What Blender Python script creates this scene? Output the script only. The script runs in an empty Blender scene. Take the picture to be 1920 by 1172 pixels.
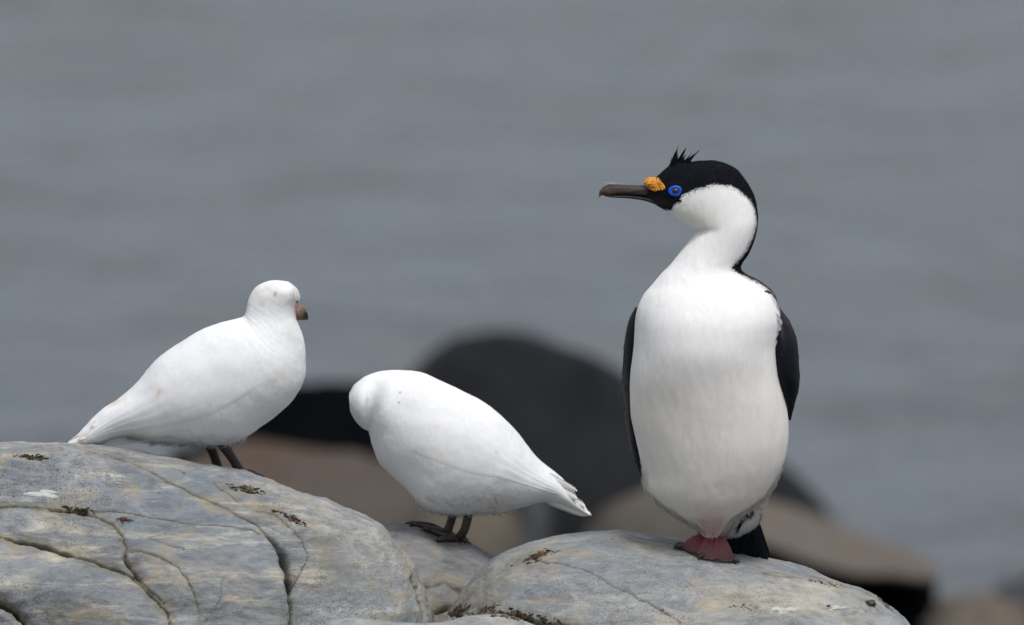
import bpy, math, random
import numpy as np
from mathutils import Vector, noise as mnoise
from mathutils.bvhtree import BVHTree

random.seed(7)
rng = np.random.default_rng(7)
sc = bpy.context.scene
R = math.radians

# ------------------------------------------------------------------ camera
PITCH = R(6.5); FOC = 16.0; WID = 1.632; ZC = 3.14
cp, sp = math.cos(PITCH), math.sin(PITCH)
CAM = np.array([0.0, -FOC * cp, ZC + FOC * sp])
FWD = np.array([0, cp, -sp]); UPV = np.array([0, sp, cp]); RGT = np.array([1.0, 0, 0])
camd = bpy.data.cameras.new('camera'); cam = bpy.data.objects.new('camera', camd)
sc.collection.objects.link(cam); sc.camera = cam
cam.location = CAM; cam.rotation_euler = (math.pi / 2 - PITCH, 0, 0)
camd.sensor_fit = 'HORIZONTAL'; camd.sensor_width = 36; camd.lens = 36 * FOC / WID
camd.clip_start = 0.1; camd.clip_end = 6000
camd.dof.use_dof = True; camd.dof.focus_distance = FOC + 0.0
camd.dof.aperture_fstop = 4.7; camd.dof.aperture_blades = 0

# ------------------------------------------------------------------ light (overcast)
SUN_EL, SUN_AZ = 66, 150      # azimuth: where the light comes from, degrees clockwise from +Y
world = bpy.data.worlds.new('World'); sc.world = world; world.use_nodes = True
nt = world.node_tree; bg = nt.nodes['Background']
sky = nt.nodes.new('ShaderNodeTexSky'); sky.sky_type = 'NISHITA'; sky.sun_disc = False
sky.sun_elevation = R(SUN_EL); sky.sun_rotation = R(SUN_AZ)
sky.air_density = 1.5; sky.dust_density = 4.0; sky.ozone_density = 1.0
hs = nt.nodes.new('ShaderNodeHueSaturation'); hs.inputs['Saturation'].default_value = 0.22
nt.links.new(sky.outputs[0], hs.inputs['Color']); nt.links.new(hs.outputs[0], bg.inputs[0])
bg.inputs[1].default_value = 0.10
sun = bpy.data.lights.new('sun', 'SUN'); sun.energy = 1.35; sun.angle = R(16); sun.color = (1, .975, .94)
so = bpy.data.objects.new('sun', sun); sc.collection.objects.link(so)
so.rotation_euler = (R(90 - SUN_EL), 0, -R(SUN_AZ) + math.pi)
sc.view_settings.view_transform = 'Standard'; sc.view_settings.look = 'None'
sc.view_settings.gamma = 1; sc.view_settings.use_curve_mapping = False
sc.view_settings.exposure = 0.45
sc.render.engine = 'CYCLES'
sc.cycles.max_bounces = 6; sc.cycles.use_denoising = True
sc.cycles.caustics_reflective = False; sc.cycles.caustics_refractive = False

# ------------------------------------------------------------------ helpers
def at(px, py, Y):
    """world point seen at photo pixel (px,py) on the vertical plane y = Y"""
    px = np.asarray(px, float); py = np.asarray(py, float); Y = np.asarray(Y, float)
    k = WID / FOC / 1920
    a = (px - 960) * k; b = (586 - py) * k
    d = FWD + a[..., None] * RGT + b[..., None] * UPV
    t = (Y - CAM[1]) / d[..., 1]
    return CAM + d * t[..., None]

def proj(P):
    q = P - CAM; D = q @ FWD
    k = WID / FOC / 1920
    return 960 + (q @ RGT) / D / k, 586 - (q @ UPV) / D / k

def vhash(ix, iy, iz, seed):
    h = (ix.astype(np.uint32) * np.uint32(374761393) + iy.astype(np.uint32) * np.uint32(668265263)
         + iz.astype(np.uint32) * np.uint32(2147483647 % 4294967295) + np.uint32(seed * 974711 % 4294967295))
    h = (h ^ (h >> np.uint32(13))) * np.uint32(1274126177)
    h = h ^ (h >> np.uint32(16))
    return h.astype(np.float64) / 4294967295.0

def vnoise(P, f, seed=0):
    q = P * np.asarray(f, float) + 1000.37
    i = np.floor(q).astype(np.int64); r = q - i; r = r * r * (3 - 2 * r)
    out = 0
    for dx in (0, 1):
        wx = r[..., 0] if dx else 1 - r[..., 0]
        for dy in (0, 1):
            wy = r[..., 1] if dy else 1 - r[..., 1]
            for dz in (0, 1):
                wz = r[..., 2] if dz else 1 - r[..., 2]
                out = out + wx * wy * wz * vhash(i[..., 0] + dx, i[..., 1] + dy, i[..., 2] + dz, seed)
    return out * 2 - 1

def fbm(P, f, octs=3, seed=0):
    s = 0; a = 1; f = np.asarray(f, float)
    for k in range(octs):
        s = s + a * vnoise(P, f, seed + k); a *= .5; f = f * 2.03
    return s

def smooth(e0, e1, x):
    t = np.clip((x - e0) / (e1 - e0), 0, 1); return t * t * (3 - 2 * t)

def crom(pts, n, dens=None):
    """resample rows of pts by Catmull-Rom, evenly along the first two columns' chord"""
    P = np.asarray(pts, float); m = len(P)
    Q = np.vstack([2 * P[0] - P[1], P, 2 * P[-1] - P[-2]])
    def ev(t):
        t = np.clip(t, 0, m - 1 - 1e-9); i = np.floor(t).astype(int); u = (t - i)[:, None]
        p0, p1, p2, p3 = Q[i], Q[i + 1], Q[i + 2], Q[i + 3]
        return .5 * ((2 * p1) + (-p0 + p2) * u + (2 * p0 - 5 * p1 + 4 * p2 - p3) * u ** 2 + (-p0 + 3 * p1 - 3 * p2 + p3) * u ** 3)
    tt = np.linspace(0, m - 1, 40 * m); e = ev(tt)
    c = min(4, P.shape[1])
    L = np.r_[0, np.cumsum(np.linalg.norm(np.diff(e[:, :c], axis=0), axis=1))]
    return ev(np.interp(np.linspace(0, L[-1], n), L, tt))

def inpoly(x, y, poly):
    x = np.asarray(x); y = np.asarray(y); ins = np.zeros(x.shape, bool)
    n = len(poly); j = n - 1
    for i in range(n):
        xi, yi = poly[i]; xj, yj = poly[j]
        c = ((yi > y) != (yj > y)) & (x < (xj - xi) * (y - yi) / (yj - yi + 1e-12) + xi)
        ins ^= c; j = i
    return ins

def polydist(x, y, pts):
    """distance to a polyline and the index position (0..m-1) of the nearest point"""
    best = np.full(x.shape, 1e9); pos = np.zeros(x.shape)
    for i in range(len(pts) - 1):
        ax, ay = pts[i][:2]; bx, by = pts[i + 1][:2]
        dx, dy = bx - ax, by - ay; L = dx * dx + dy * dy + 1e-9
        t = np.clip(((x - ax) * dx + (y - ay) * dy) / L, 0, 1)
        d = np.hypot(x - ax - t * dx, y - ay - t * dy)
        m = d < best; best = np.where(m, d, best); pos = np.where(m, i + t, pos)
    return best, pos

def link(o, parent=None):
    sc.collection.objects.link(o)
    if parent is not None: o.parent = parent
    return o

def mesh(name, V, F, mat=None, parent=None, smoothed=True, attrs=None, cols=None):
    me = bpy.data.meshes.new(name)
    V = np.asarray(V, np.float32)
    if isinstance(F, np.ndarray):
        k = F.shape[1]; n = len(F)
        me.vertices.add(len(V)); me.vertices.foreach_set('co', V.ravel())
        me.loops.add(n * k); me.loops.foreach_set('vertex_index', F.astype(np.int32).ravel())
        me.polygons.add(n); me.polygons.foreach_set('loop_start', np.arange(0, n * k, k, dtype=np.int32))
        me.update(calc_edges=True); me.validate()
    else:
        me.from_pydata([tuple(v) for v in V], [], [tuple(f) for f in F]); me.update()
    me.polygons.foreach_set('use_smooth', [smoothed] * len(me.polygons))
    for k, a in (attrs or {}).items():
        t = me.attributes.new(k, 'FLOAT', 'POINT'); t.data.foreach_set('value', np.asarray(a, np.float32).ravel())
    if cols is not None:
        t = me.attributes.new('col', 'FLOAT_COLOR', 'POINT')
        c = np.ones((len(V), 4), np.float32); c[:, :3] = cols; t.data.foreach_set('color', c.ravel())
    if mat: me.materials.append(mat)
    return link(bpy.data.objects.new(name, me), parent)

def gridfaces(nr, ns, wrap=False):
    i = np.arange(nr - 1)[:, None]; j = np.arange(ns if wrap else ns - 1)[None, :]
    a = i * ns + j; b = i * ns + (j + 1) % ns
    return np.stack([a, b, b + ns, a + ns], -1).reshape(-1, 4)

def thing(o, label, cat, group=None):
    o['label'] = label; o['category'] = cat
    if group: o['group'] = group
    return o

def empty(name, loc, label, cat, group=None):
    e = bpy.data.objects.new(name, None); e.empty_display_size = .05; link(e); e.location = loc
    return thing(e, label, cat, group)

def adopt(parent, *objs):
    """children were built in world coordinates: keep them there under the Empty"""
    for o in objs:
        o.parent = parent; o.location = o.location - parent.location

def loft(st, n, ns):
    """st rows: Lx,Ly,Rx,Ry,front depth,back depth,Y. returns grid (n,ns,3)"""
    S = crom(st, n)
    kk = max(2, n // 28); ker = np.hanning(2 * kk + 1); ker /= ker.sum()
    for q in (4, 5): S[:, q] = np.convolve(np.pad(S[:, q], kk, mode='edge'), ker, 'valid')
    L = at(S[:, 0], S[:, 1], S[:, 6]); Rr = at(S[:, 2], S[:, 3], S[:, 6])
    c = (L + Rr) / 2; h = (Rr - L) / 2
    th = np.linspace(0, 2 * np.pi, ns, endpoint=False)
    ct, sn = np.cos(th), np.sin(th)
    G = c[:, None] + h[:, None] * ct[None, :, None]
    dep = np.where(sn > 0, -np.maximum(S[:, 4], 1e-4)[:, None] * sn, -np.maximum(S[:, 5], 1e-4)[:, None] * sn)
    G[..., 1] += dep
    return G

def loft_mesh(name, G, mat, parent=None, cols=None, attrs=None):
    nr, ns = G.shape[:2]
    V = np.vstack([G.reshape(-1, 3), G[0].mean(0), G[-1].mean(0)])
    F = [tuple(f) for f in gridfaces(nr, ns, True)]
    a, b = nr * ns, nr * ns + 1
    for j in range(ns):
        F.append((a, (j + 1) % ns, j)); F.append((b, (nr - 1) * ns + j, (nr - 1) * ns + (j + 1) % ns))
    if cols is not None: cols = np.vstack([cols.reshape(-1, 3), cols[0, 0], cols[-1, 0]])
    return mesh(name, V, F, mat, parent, True, attrs, cols)

def gridnormals(G, wrap=True):
    du = np.gradient(G, axis=0)
    if wrap: dv = (np.roll(G, -1, 1) - np.roll(G, 1, 1)) / 2
    else: dv = np.gradient(G, axis=1)
    n = np.cross(du, dv); n /= np.linalg.norm(n, axis=-1, keepdims=True) + 1e-12
    return n

def bvh_of(o):
    me = o.data; M = o.location
    return BVHTree.FromPolygons([v.co + M for v in me.vertices], [tuple(p.vertices) for p in me.polygons])

def hit(bvhs, px, py):
    d = at(px, py, 5.0) - CAM; d /= np.linalg.norm(d); best = None
    for b in bvhs:
        loc, n, i, dist = b.ray_cast(Vector(CAM), Vector(d))
        if loc is not None and (best is None or dist < best[2]):
            if n.dot(Vector(d)) > 0: n = -n
            best = (np.array(loc), np.array(n), dist)
    return best

def down(bvhs, x, y):
    best = None
    for b in bvhs:
        loc, n, i, dist = b.ray_cast(Vector((x, y, 10)), Vector((0, 0, -1)))
        if loc is not None and (best is None or loc.z > best): best = loc.z
    return best

def tube_vf(pts, rad, ns=10, flat=1.0):
    P = crom(np.c_[np.asarray(pts, float), np.asarray(rad, float)], max(8, 5 * len(pts)))
    C = P[:, :3]; r = P[:, 3]
    T = np.gradient(C, axis=0); T /= np.linalg.norm(T, axis=1, keepdims=True)
    ref = np.array([0, 1.0, 0]) if abs(T[:, 1]).mean() < .8 else np.array([1.0, 0, 0])
    A = np.cross(T, ref); A /= np.linalg.norm(A, axis=1, keepdims=True); B = np.cross(T, A)
    th = np.linspace(0, 2 * np.pi, ns, endpoint=False)
    G = C[:, None] + r[:, None, None] * (np.cos(th)[None, :, None] * A[:, None] + flat * np.sin(th)[None, :, None] * B[:, None])
    n = len(C); V = np.vstack([G.reshape(-1, 3), C[0], C[-1]])
    F = [tuple(f) for f in gridfaces(n, ns, True)]
    for j in range(ns):
        F.append((n * ns, (j + 1) % ns, j)); F.append((n * ns + 1, (n - 1) * ns + j, (n - 1) * ns + (j + 1) % ns))
    return V, F

class MB:
    def __init__(s): s.V = []; s.F = []; s.n = 0; s.C = []
    def add(s, V, F, col=None):
        V = np.asarray(V, float); s.V.append(V); s.F += [tuple(int(i) + s.n for i in f) for f in F]; s.n += len(V)
        s.C.append(np.tile(np.array(col if col is not None else (1, 1, 1), float), (len(V), 1)))
    def build(s, name, mat, parent=None, smoothed=True):
        return mesh(name, np.vstack(s.V), s.F, mat, parent, smoothed, None, np.vstack(s.C))

def feather_vf(A, B, w, side, camber=.12, nl=12, nw=5, tip=.35, thick=.0006, curve=0.0):
    """one vane feather from A to B, half width w, side = width direction"""
    A = np.asarray(A, float); B = np.asarray(B, float); ax = B - A; L = np.linalg.norm(ax); ax = ax / L
    side = np.asarray(side, float); side = side - ax * (side @ ax); side /= np.linalg.norm(side)
    up = np.cross(ax, side)
    t = np.linspace(0, 1, nl); s = np.linspace(-1, 1, nw)
    ww = w * np.clip(np.minimum(.35 + 2.2 * t, 1) * np.sqrt(np.clip(1 - np.clip((t - (1 - tip)) / tip, 0, 1) ** 2.2, 0, 1)), .02, 1)
    G = (A + ax * (L * t)[:, None, None] + side * (s[None, :, None] * ww[:, None, None])
         + up * ((camber * w * (1 - s ** 2))[None, :, None] + (curve * L * t * (1 - t))[:, None, None]))
    G2 = G - up * thick
    n = nl * nw
    V = np.vstack([G.reshape(-1, 3), G2.reshape(-1, 3)])
    F = [tuple(f) for f in gridfaces(nl, nw)] + [tuple(f[::-1] + n) for f in gridfaces(nl, nw)]
    ed = [i * nw for i in range(nl)]; er = [i * nw + nw - 1 for i in range(nl)]
    for e, fl in ((ed, 0), (er, 1)):
        for i in range(nl - 1):
            q = (e[i], e[i + 1], e[i + 1] + n, e[i] + n); F.append(q if fl else q[::-1])
    return V, F

# ------------------------------------------------------------------ materials
def newmat(name):
    m = bpy.data.materials.new(name); m.use_nodes = True
    return m, m.node_tree, m.node_tree.nodes['Principled BSDF']

def N(nt, t, **kw):
    n = nt.nodes.new('ShaderNode' + t)
    for k, v in kw.items():
        if k in n.inputs: n.inputs[k].default_value = v
        else: setattr(n, k, v)
    return n

def noise_node(nt, vec, scale, detail=4, rough=.55, dist=0.0, stretch=None, rot=None):
    mp = N(nt, 'Mapping'); nt.links.new(vec, mp.inputs['Vector'])
    if stretch: mp.inputs['Scale'].default_value = stretch
    if rot: mp.inputs['Rotation'].default_value = rot
    n = N(nt, 'TexNoise'); n.inputs['Scale'].default_value = scale; n.inputs['Detail'].default_value = detail
    n.inputs['Roughness'].default_value = rough; n.inputs['Distortion'].default_value = dist
    nt.links.new(mp.outputs[0], n.inputs['Vector']); return n.outputs['Fac']

def ramp(nt, fac, stops):
    r = N(nt, 'ValToRGB'); nt.links.new(fac, r.inputs['Fac'])
    el = r.color_ramp.elements
    while len(el) < len(stops): el.new(.5)
    for e, (p, c) in zip(el, stops):
        e.position = p; e.color = (*c, 1) if len(c) == 3 else c
    return r.outputs['Color']

def g(v): return (v, v, v)

def mix(nt, fac, a, b, mode='MIX'):
    m = N(nt, 'Mix', data_type='RGBA', blend_type=mode)
    for s, v in ((m.inputs[0], fac), (m.inputs[6], a), (m.inputs[7], b)):
        if isinstance(v, (int, float)): s.default_value = v
        elif isinstance(v, tuple): s.default_value = (*v, 1)
        else: nt.links.new(v, s)
    return m.outputs[2]

def rock_mat(name, base, pale, cream, seed=0, speck=.55, rot=0.0, crackattr=True, cream_amt=1.0):
    m, t, b = newmat(name)
    tc = N(t, 'TexCoord').outputs['Object']
    big = noise_node(t, tc, 3.2, 5, .6, .6, (.8, 1.0, 1.7), (0, rot, .3 + seed))
    streak = noise_node(t, tc, 7, 8, .74, .6, (.55, .8, 5.0), (0, rot, seed * 1.1))
    patch = noise_node(t, tc, 11, 5, .62, .5, (1, 1, 2), (.4, rot, seed + 2))
    fine = noise_node(t, tc, 330, 3, .6)
    mid = noise_node(t, tc, 75, 4, .65, .4, (.7, .7, 1.4))
    c = mix(t, ramp(t, big, [(.38, g(0)), (.62, g(1))]), base, pale)
    c = mix(t, ramp(t, streak, [(.51, g(0)), (.64, g(cream_amt * .75))]), c, cream)
    c = mix(t, ramp(t, streak, [(.30, g(.55)), (.44, g(0))]), c, tuple(x * .62 for x in base))
    mot = noise_node(t, tc, 24, 9, .78, .8, (.6, .8, 1.5), (.3, rot, seed + 5))
    c = mix(t, 1.0, c, ramp(t, mot, [(.32, (.50, .52, .55)), (.48, (.96, .96, .96)), (.68, (1.36, 1.34, 1.28))]), 'MULTIPLY')
    wp = noise_node(t, tc, 9, 8, .72, 1.6, (.5, .8, 2.6), (.2, rot, seed + 7))
    c = mix(t, ramp(t, wp, [(.58, g(0)), (.66, g(.5))]), c, tuple(min(.6, x * 1.45) for x in pale))
    bp = noise_node(t, tc, 17, 8, .75, 1.2, (.6, .8, 2.0), (.2, rot, seed + 9))
    c = mix(t, ramp(t, bp, [(.60, g(0)), (.66, g(.55))]), c, (.15, .115, .085))
    # ochre stains
    c = mix(t, ramp(t, patch, [(.54, g(0)), (.70, g(.55))]), c, (.34, .27, .16))
    # dark lichen specks, in drifts
    sp_ = N(t, 'Math', operation='MULTIPLY'); t.links.new(ramp(t, fine, [(.47, g(0)), (.57, g(1))]), sp_.inputs[0])
    t.links.new(ramp(t, mid, [(.40, g(.15)), (.60, g(1))]), sp_.inputs[1])
    sp2 = N(t, 'Math', operation='MULTIPLY'); t.links.new(sp_.outputs[0], sp2.inputs[0])
    t.links.new(ramp(t, noise_node(t, tc, 4.5, 4, .6, .3, None, (1, 2, seed)), [(.40, g(.12 * speck)), (.60, g(speck))]), sp2.inputs[1])
    c = mix(t, sp2.outputs[0], c, (.075, .08, .085))
    # little rusty fragments
    v = N(t, 'TexVoronoi'); v.inputs['Scale'].default_value = 38; t.links.new(tc, v.inputs['Vector'])
    dots = N(t, 'Math', operation='MULTIPLY'); t.links.new(ramp(t, v.outputs['Distance'], [(.05, g(1)), (.13, g(0))]), dots.inputs[0])
    t.links.new(ramp(t, mid, [(.5, g(0)), (.58, g(1))]), dots.inputs[1])
    c = mix(t, dots.outputs[0], c, (.10, .045, .03))
    if crackattr:
        ak = N(t, 'Attribute', attribute_name='stain').outputs['Fac']
        st = N(t, 'Math', operation='MULTIPLY'); t.links.new(ak, st.inputs[0])
        t.links.new(ramp(t, mid, [(.32, g(.15)), (.6, g(1))]), st.inputs[1])
        c = mix(t, st.outputs[0], c, (.20, .165, .075))
        ck = N(t, 'Attribute', attribute_name='crack').outputs['Fac']
        c = mix(t, ck, c, (.012, .011, .009))
    t.links.new(c, b.inputs['Base Color']); b.inputs['Roughness'].default_value = .82
    b.inputs['Specular IOR Level'].default_value = .3
    bm = N(t, 'Bump'); bm.inputs['Strength'].default_value = .5; bm.inputs['Distance'].default_value = .0034
    h = mix(t, .45, mid, fine); t.links.new(h, bm.inputs['Height'])
    bm2 = N(t, 'Bump'); bm2.inputs['Strength'].default_value = .6; bm2.inputs['Distance'].default_value = .008
    t.links.new(mix(t, .5, streak, mot), bm2.inputs['Height']); t.links.new(bm.outputs[0], bm2.inputs['Normal'])
    t.links.new(bm2.outputs[0], b.inputs['Normal'])
    return m

def far_rock_mat(name, c1, c2, scale=3, rough=.6, dark=None, rot=0.0, spec=.06):
    m, t, b = newmat(name)
    tc = N(t, 'TexCoord').outputs['Object']
    n1 = noise_node(t, tc, scale, 5, .6, .5, (1, 1, 1.6), (0, rot, 0)); n2 = noise_node(t, tc, 30, 4, .6)
    c = mix(t, ramp(t, n1, [(.36, g(0)), (.62, g(1))]), c1, c2)
    c = mix(t, ramp(t, n2, [(.35, g(.5)), (.6, g(0))]), c, tuple(x * .5 for x in c1))
    t.links.new(c, b.inputs['Base Color']); b.inputs['Roughness'].default_value = rough; b.inputs['Specular IOR Level'].default_value = spec
    bm = N(t, 'Bump'); bm.inputs['Strength'].default_value = .5; bm.inputs['Distance'].default_value = .01
    t.links.new(n2, bm.inputs['Height']); t.links.new(bm.outputs[0], b.inputs['Normal'])
    return m

def plume_mat(name, rough=.85, sheen=.0, spec=.2, trans=0.0):
    m, t, b = newmat(name)
    a = N(t, 'Attribute', attribute_name='col').outputs['Color']
    tc = N(t, 'TexCoord').outputs['Object']
    n = noise_node(t, tc, 160, 3, .6, 0, (1, 1, .5))
    c = mix(t, 1.0, a, ramp(t, n, [(.3, g(.93)), (.7, g(1))]), 'MULTIPLY')
    t.links.new(c, b.inputs['Base Color'])
    b.inputs['Roughness'].default_value = rough; b.inputs['Specular IOR Level'].default_value = spec
    b.inputs['Sheen Weight'].default_value = sheen
    if not trans:
        nb = noise_node(t, tc, 210, 4, .7, .4, (1, 1, .35), (0, .5, 0)); nb2 = noise_node(t, tc, 45, 3, .6, .5, (1, 1, .5), (0, .5, 0))
        bm = N(t, 'Bump'); bm.inputs['Strength'].default_value = .35; bm.inputs['Distance'].default_value = .0012
        t.links.new(mix(t, .5, nb, nb2), bm.inputs['Height']); t.links.new(bm.outputs[0], b.inputs['Normal'])
    if trans:                                  # thin vanes let part of the light through
        tr = N(t, 'BsdfTranslucent'); t.links.new(c, tr.inputs['Color'])
        ms = N(t, 'MixShader'); ms.inputs[0].default_value = trans
        t.links.new(b.outputs[0], ms.inputs[1]); t.links.new(tr.outputs[0], ms.inputs[2])
        t.links.new(ms.outputs[0], t.nodes['Material Output'].inputs['Surface'])
    return m

def plain_mat(name, col, rough=.6, spec=.4, nscale=60, var=.35, bump=.3, bd=.001, stretch=None):
    m, t, b = newmat(name)
    tc = N(t, 'TexCoord').outputs['Object']
    n = noise_node(t, tc, nscale, 4, .6, .3, stretch)
    c = mix(t, ramp(t, n, [(.3, g(0)), (.7, g(1))]), tuple(x * (1 - var) for x in col), tuple(min(1, x * (1 + var)) for x in col))
    a = N(t, 'Attribute', attribute_name='col').outputs['Color']
    t.links.new(c, b.inputs['Base Color']); b.inputs['Roughness'].default_value = rough
    b.inputs['Specular IOR Level'].default_value = spec
    bm = N(t, 'Bump'); bm.inputs['Strength'].default_value = bump; bm.inputs['Distance'].default_value = bd
    t.links.new(n, bm.inputs['Height']); t.links.new(bm.outputs[0], b.inputs['Normal'])
    return m

def attr_mat(name, rough=.6, spec=.4, nscale=200, bump=.4, bd=.0006, stretch=None, var=.3):
    m, t, b = newmat(name)
    tc = N(t, 'TexCoord').outputs['Object']
    n = noise_node(t, tc, nscale, 4, .6, .3, stretch)
    a = N(t, 'Attribute', attribute_name='col').outputs['Color']
    c = mix(t, 1.0, a, ramp(t, n, [(.3, g(1 - var)), (.7, g(1))]), 'MULTIPLY')
    t.links.new(c, b.inputs['Base Color']); b.inputs['Roughness'].default_value = rough
    b.inputs['Specular IOR Level'].default_value = spec
    bm = N(t, 'Bump'); bm.inputs['Strength'].default_value = bump; bm.inputs['Distance'].default_value = bd
    t.links.new(n, bm.inputs['Height']); t.links.new(bm.outputs[0], b.inputs['Normal'])
    return m

M = {}
M['rockL'] = rock_mat('grey_marble_rock', (.15, .172, .20), (.30, .308, .315), (.44, .405, .32), 0, .95, -.16)
M['rockR'] = rock_mat('grey_marble_rock_right', (.16, .182, .207), (.275, .284, .292), (.36, .33, .26), 1.7, .6, .12)
M['rockM'] = rock_mat('weathered_rock', (.15, .162, .185), (.215, .22, .23), (.27, .245, .21), 3.1, .9, .25, cream_amt=.6)
M['bdark'] = far_rock_mat('wet_black_rock', (.005, .006, .008), (.013, .0145, .018), 2.4, .6, spec=.08)
M['bdark2'] = far_rock_mat('wet_black_rock_flat', (.0025, .003, .004), (.005, .006, .0075), 2, .8, spec=.0)
M['bbrown'] = far_rock_mat('brown_grey_rock', (.082, .060, .047), (.085, .078, .073), 2.2, .8)
M['btan'] = far_rock_mat('tan_rock', (.105, .092, .074), (.07, .066, .062), 2.5, .8)
M['bgrey'] = far_rock_mat('blue_grey_rock', (.04, .046, .055), (.06, .063, .07), 3, .7)
M['bwarm'] = far_rock_mat('warm_brown_rock', (.135, .105, .084), (.12, .112, .104), 2.5, .85)
M['ground'] = far_rock_mat('shore_ground', (.05, .05, .05), (.10, .095, .09), 1.5, .9)

# water
m, t, b = newmat('sea_water'); M['water'] = m
tc = N(t, 'TexCoord').outputs['Object']
b.inputs['Base Color'].default_value = (.105, .132, .158, 1); b.inputs['Roughness'].default_value = .12
b.inputs['IOR'].default_value = 1.333
w1 = noise_node(t, tc, 2.4, 4, .6, .6, (1, .7, 1)); w2 = noise_node(t, tc, 9, 4, .6, .3, (1, .8, 1))
bm = N(t, 'Bump'); bm.inputs['Strength'].default_value = 1; bm.inputs['Distance'].default_value = .17
t.links.new(w1, bm.inputs['Height'])
pt = noise_node(t, tc, .9, 5, .65, .8, (.7, .8, 1))
t.links.new(mix(t, ramp(t, pt, [(.35, g(0)), (.65, g(1))]), (.056, .073, .094), (.102, .125, .152)), b.inputs['Base Color'])
t.links.new(ramp(t, pt, [(.3, g(.05)), (.7, g(.36))]), b.inputs['Roughness'])
bm2 = N(t, 'Bump'); bm2.inputs['Strength'].default_value = 1; bm2.inputs['Distance'].default_value = .03
t.links.new(w2, bm2.inputs['Height']); t.links.new(bm.outputs[0], bm2.inputs['Normal'])
t.links.new(bm2.outputs[0], b.inputs['Normal'])

M['white'] = plume_mat('white_plumage'); M['shag'] = plume_mat('cormorant_plumage', .8, 0, .06)
M['whitef'] = plume_mat('white_feather_vanes', .9, 0, .05, .38); M['shagf'] = plume_mat('cormorant_feather_vanes', .85, 0, .04, .18)
M['black'] = attr_mat('black_feather', .5, .12, 300, .3, .0005)
M['bill'] = attr_mat('bill_horn', .5, .25, 120, .7, .0009, (1, 1, 5), .5)
M['car'] = plain_mat('orange_caruncle', (.66, .29, .04), .6, .3, 420, .55, .6, .0008)
M['ring'] = plain_mat('blue_eye_ring', (.002, .080, .62), .45, .5, 300, .15, .1)
M['pupil'] = plain_mat('dark_brown_eye', (.04, .022, .026), .04, .6, 200, .4, .0)
M['foot'] = attr_mat('pink_foot_skin', .5, .45, 260, .9, .0012, None, .35)
M['leg'] = plain_mat('dark_scaly_leg', (.035, .026, .023), .45, .5, 220, .5, .8, .0012)
M['debris'] = attr_mat('dry_debris', .9, .2, 300, .6, .0008)
M['drop'] = attr_mat('white_droppings', .85, .2, 300, .4, .0006, None, .2)

# ------------------------------------------------------------------ water and ground
def axis(lo, a, b_, hi, n, m_):
    f = np.linspace(a, b_, n)
    L = a - (a - lo) * np.linspace(1, 0, m_, endpoint=False) ** 3
    H = b_ + (hi - b_) * np.linspace(0, 1, m_ + 1)[1:] ** 3
    return np.r_[L, f, H]
xs = axis(-2500, -4.2, 4.2, 2500, 330, 14); ys = axis(-60, 12, 56, 5000, 620, 16)
X, Y = np.meshgrid(xs, ys); P = np.stack([X, Y, 0 * X], -1)
fade = smooth(0, 2.5, X + 6.7) * smooth(0, 2.5, 6.7 - X) * smooth(9, 12, Y) * (1 - smooth(56, 75, Y))
Z = .030 * fbm(P, (1.1, .8, 1), 3, 3) + .014 * fbm(P, (3.7, 3.0, 1), 2, 9)
Z += .009 * np.sin(Y * 1.4 + X * .25 + 2.2 * vnoise(P, (.35, .25, 1), 5))
P[..., 2] = Z * fade
wo = mesh('water', P.reshape(-1, 3), gridfaces(*X.shape), M['water']); wo['kind'] = 'structure'

xs = axis(-2500, -6, 6, 2500, 90, 8); ys = axis(-200, -8, 24, 5000, 140, 8)
X, Y = np.meshgrid(xs, ys); P = np.stack([X, Y, 0 * X], -1)
Zg = np.interp(Y, [-60, -17, -14, 0, 1, 12, 20, 30, 80], [1.5, 2.4, 2.3, 2.25, 2.1, 0.0, -.8, -3, -6])
P[..., 2] = Zg + .06 * fbm(P, (1.2, 1.2, 1), 4, 21)
go = mesh('ground', P.reshape(-1, 3), gridfaces(*X.shape), M['ground']); go['kind'] = 'structure'

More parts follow.
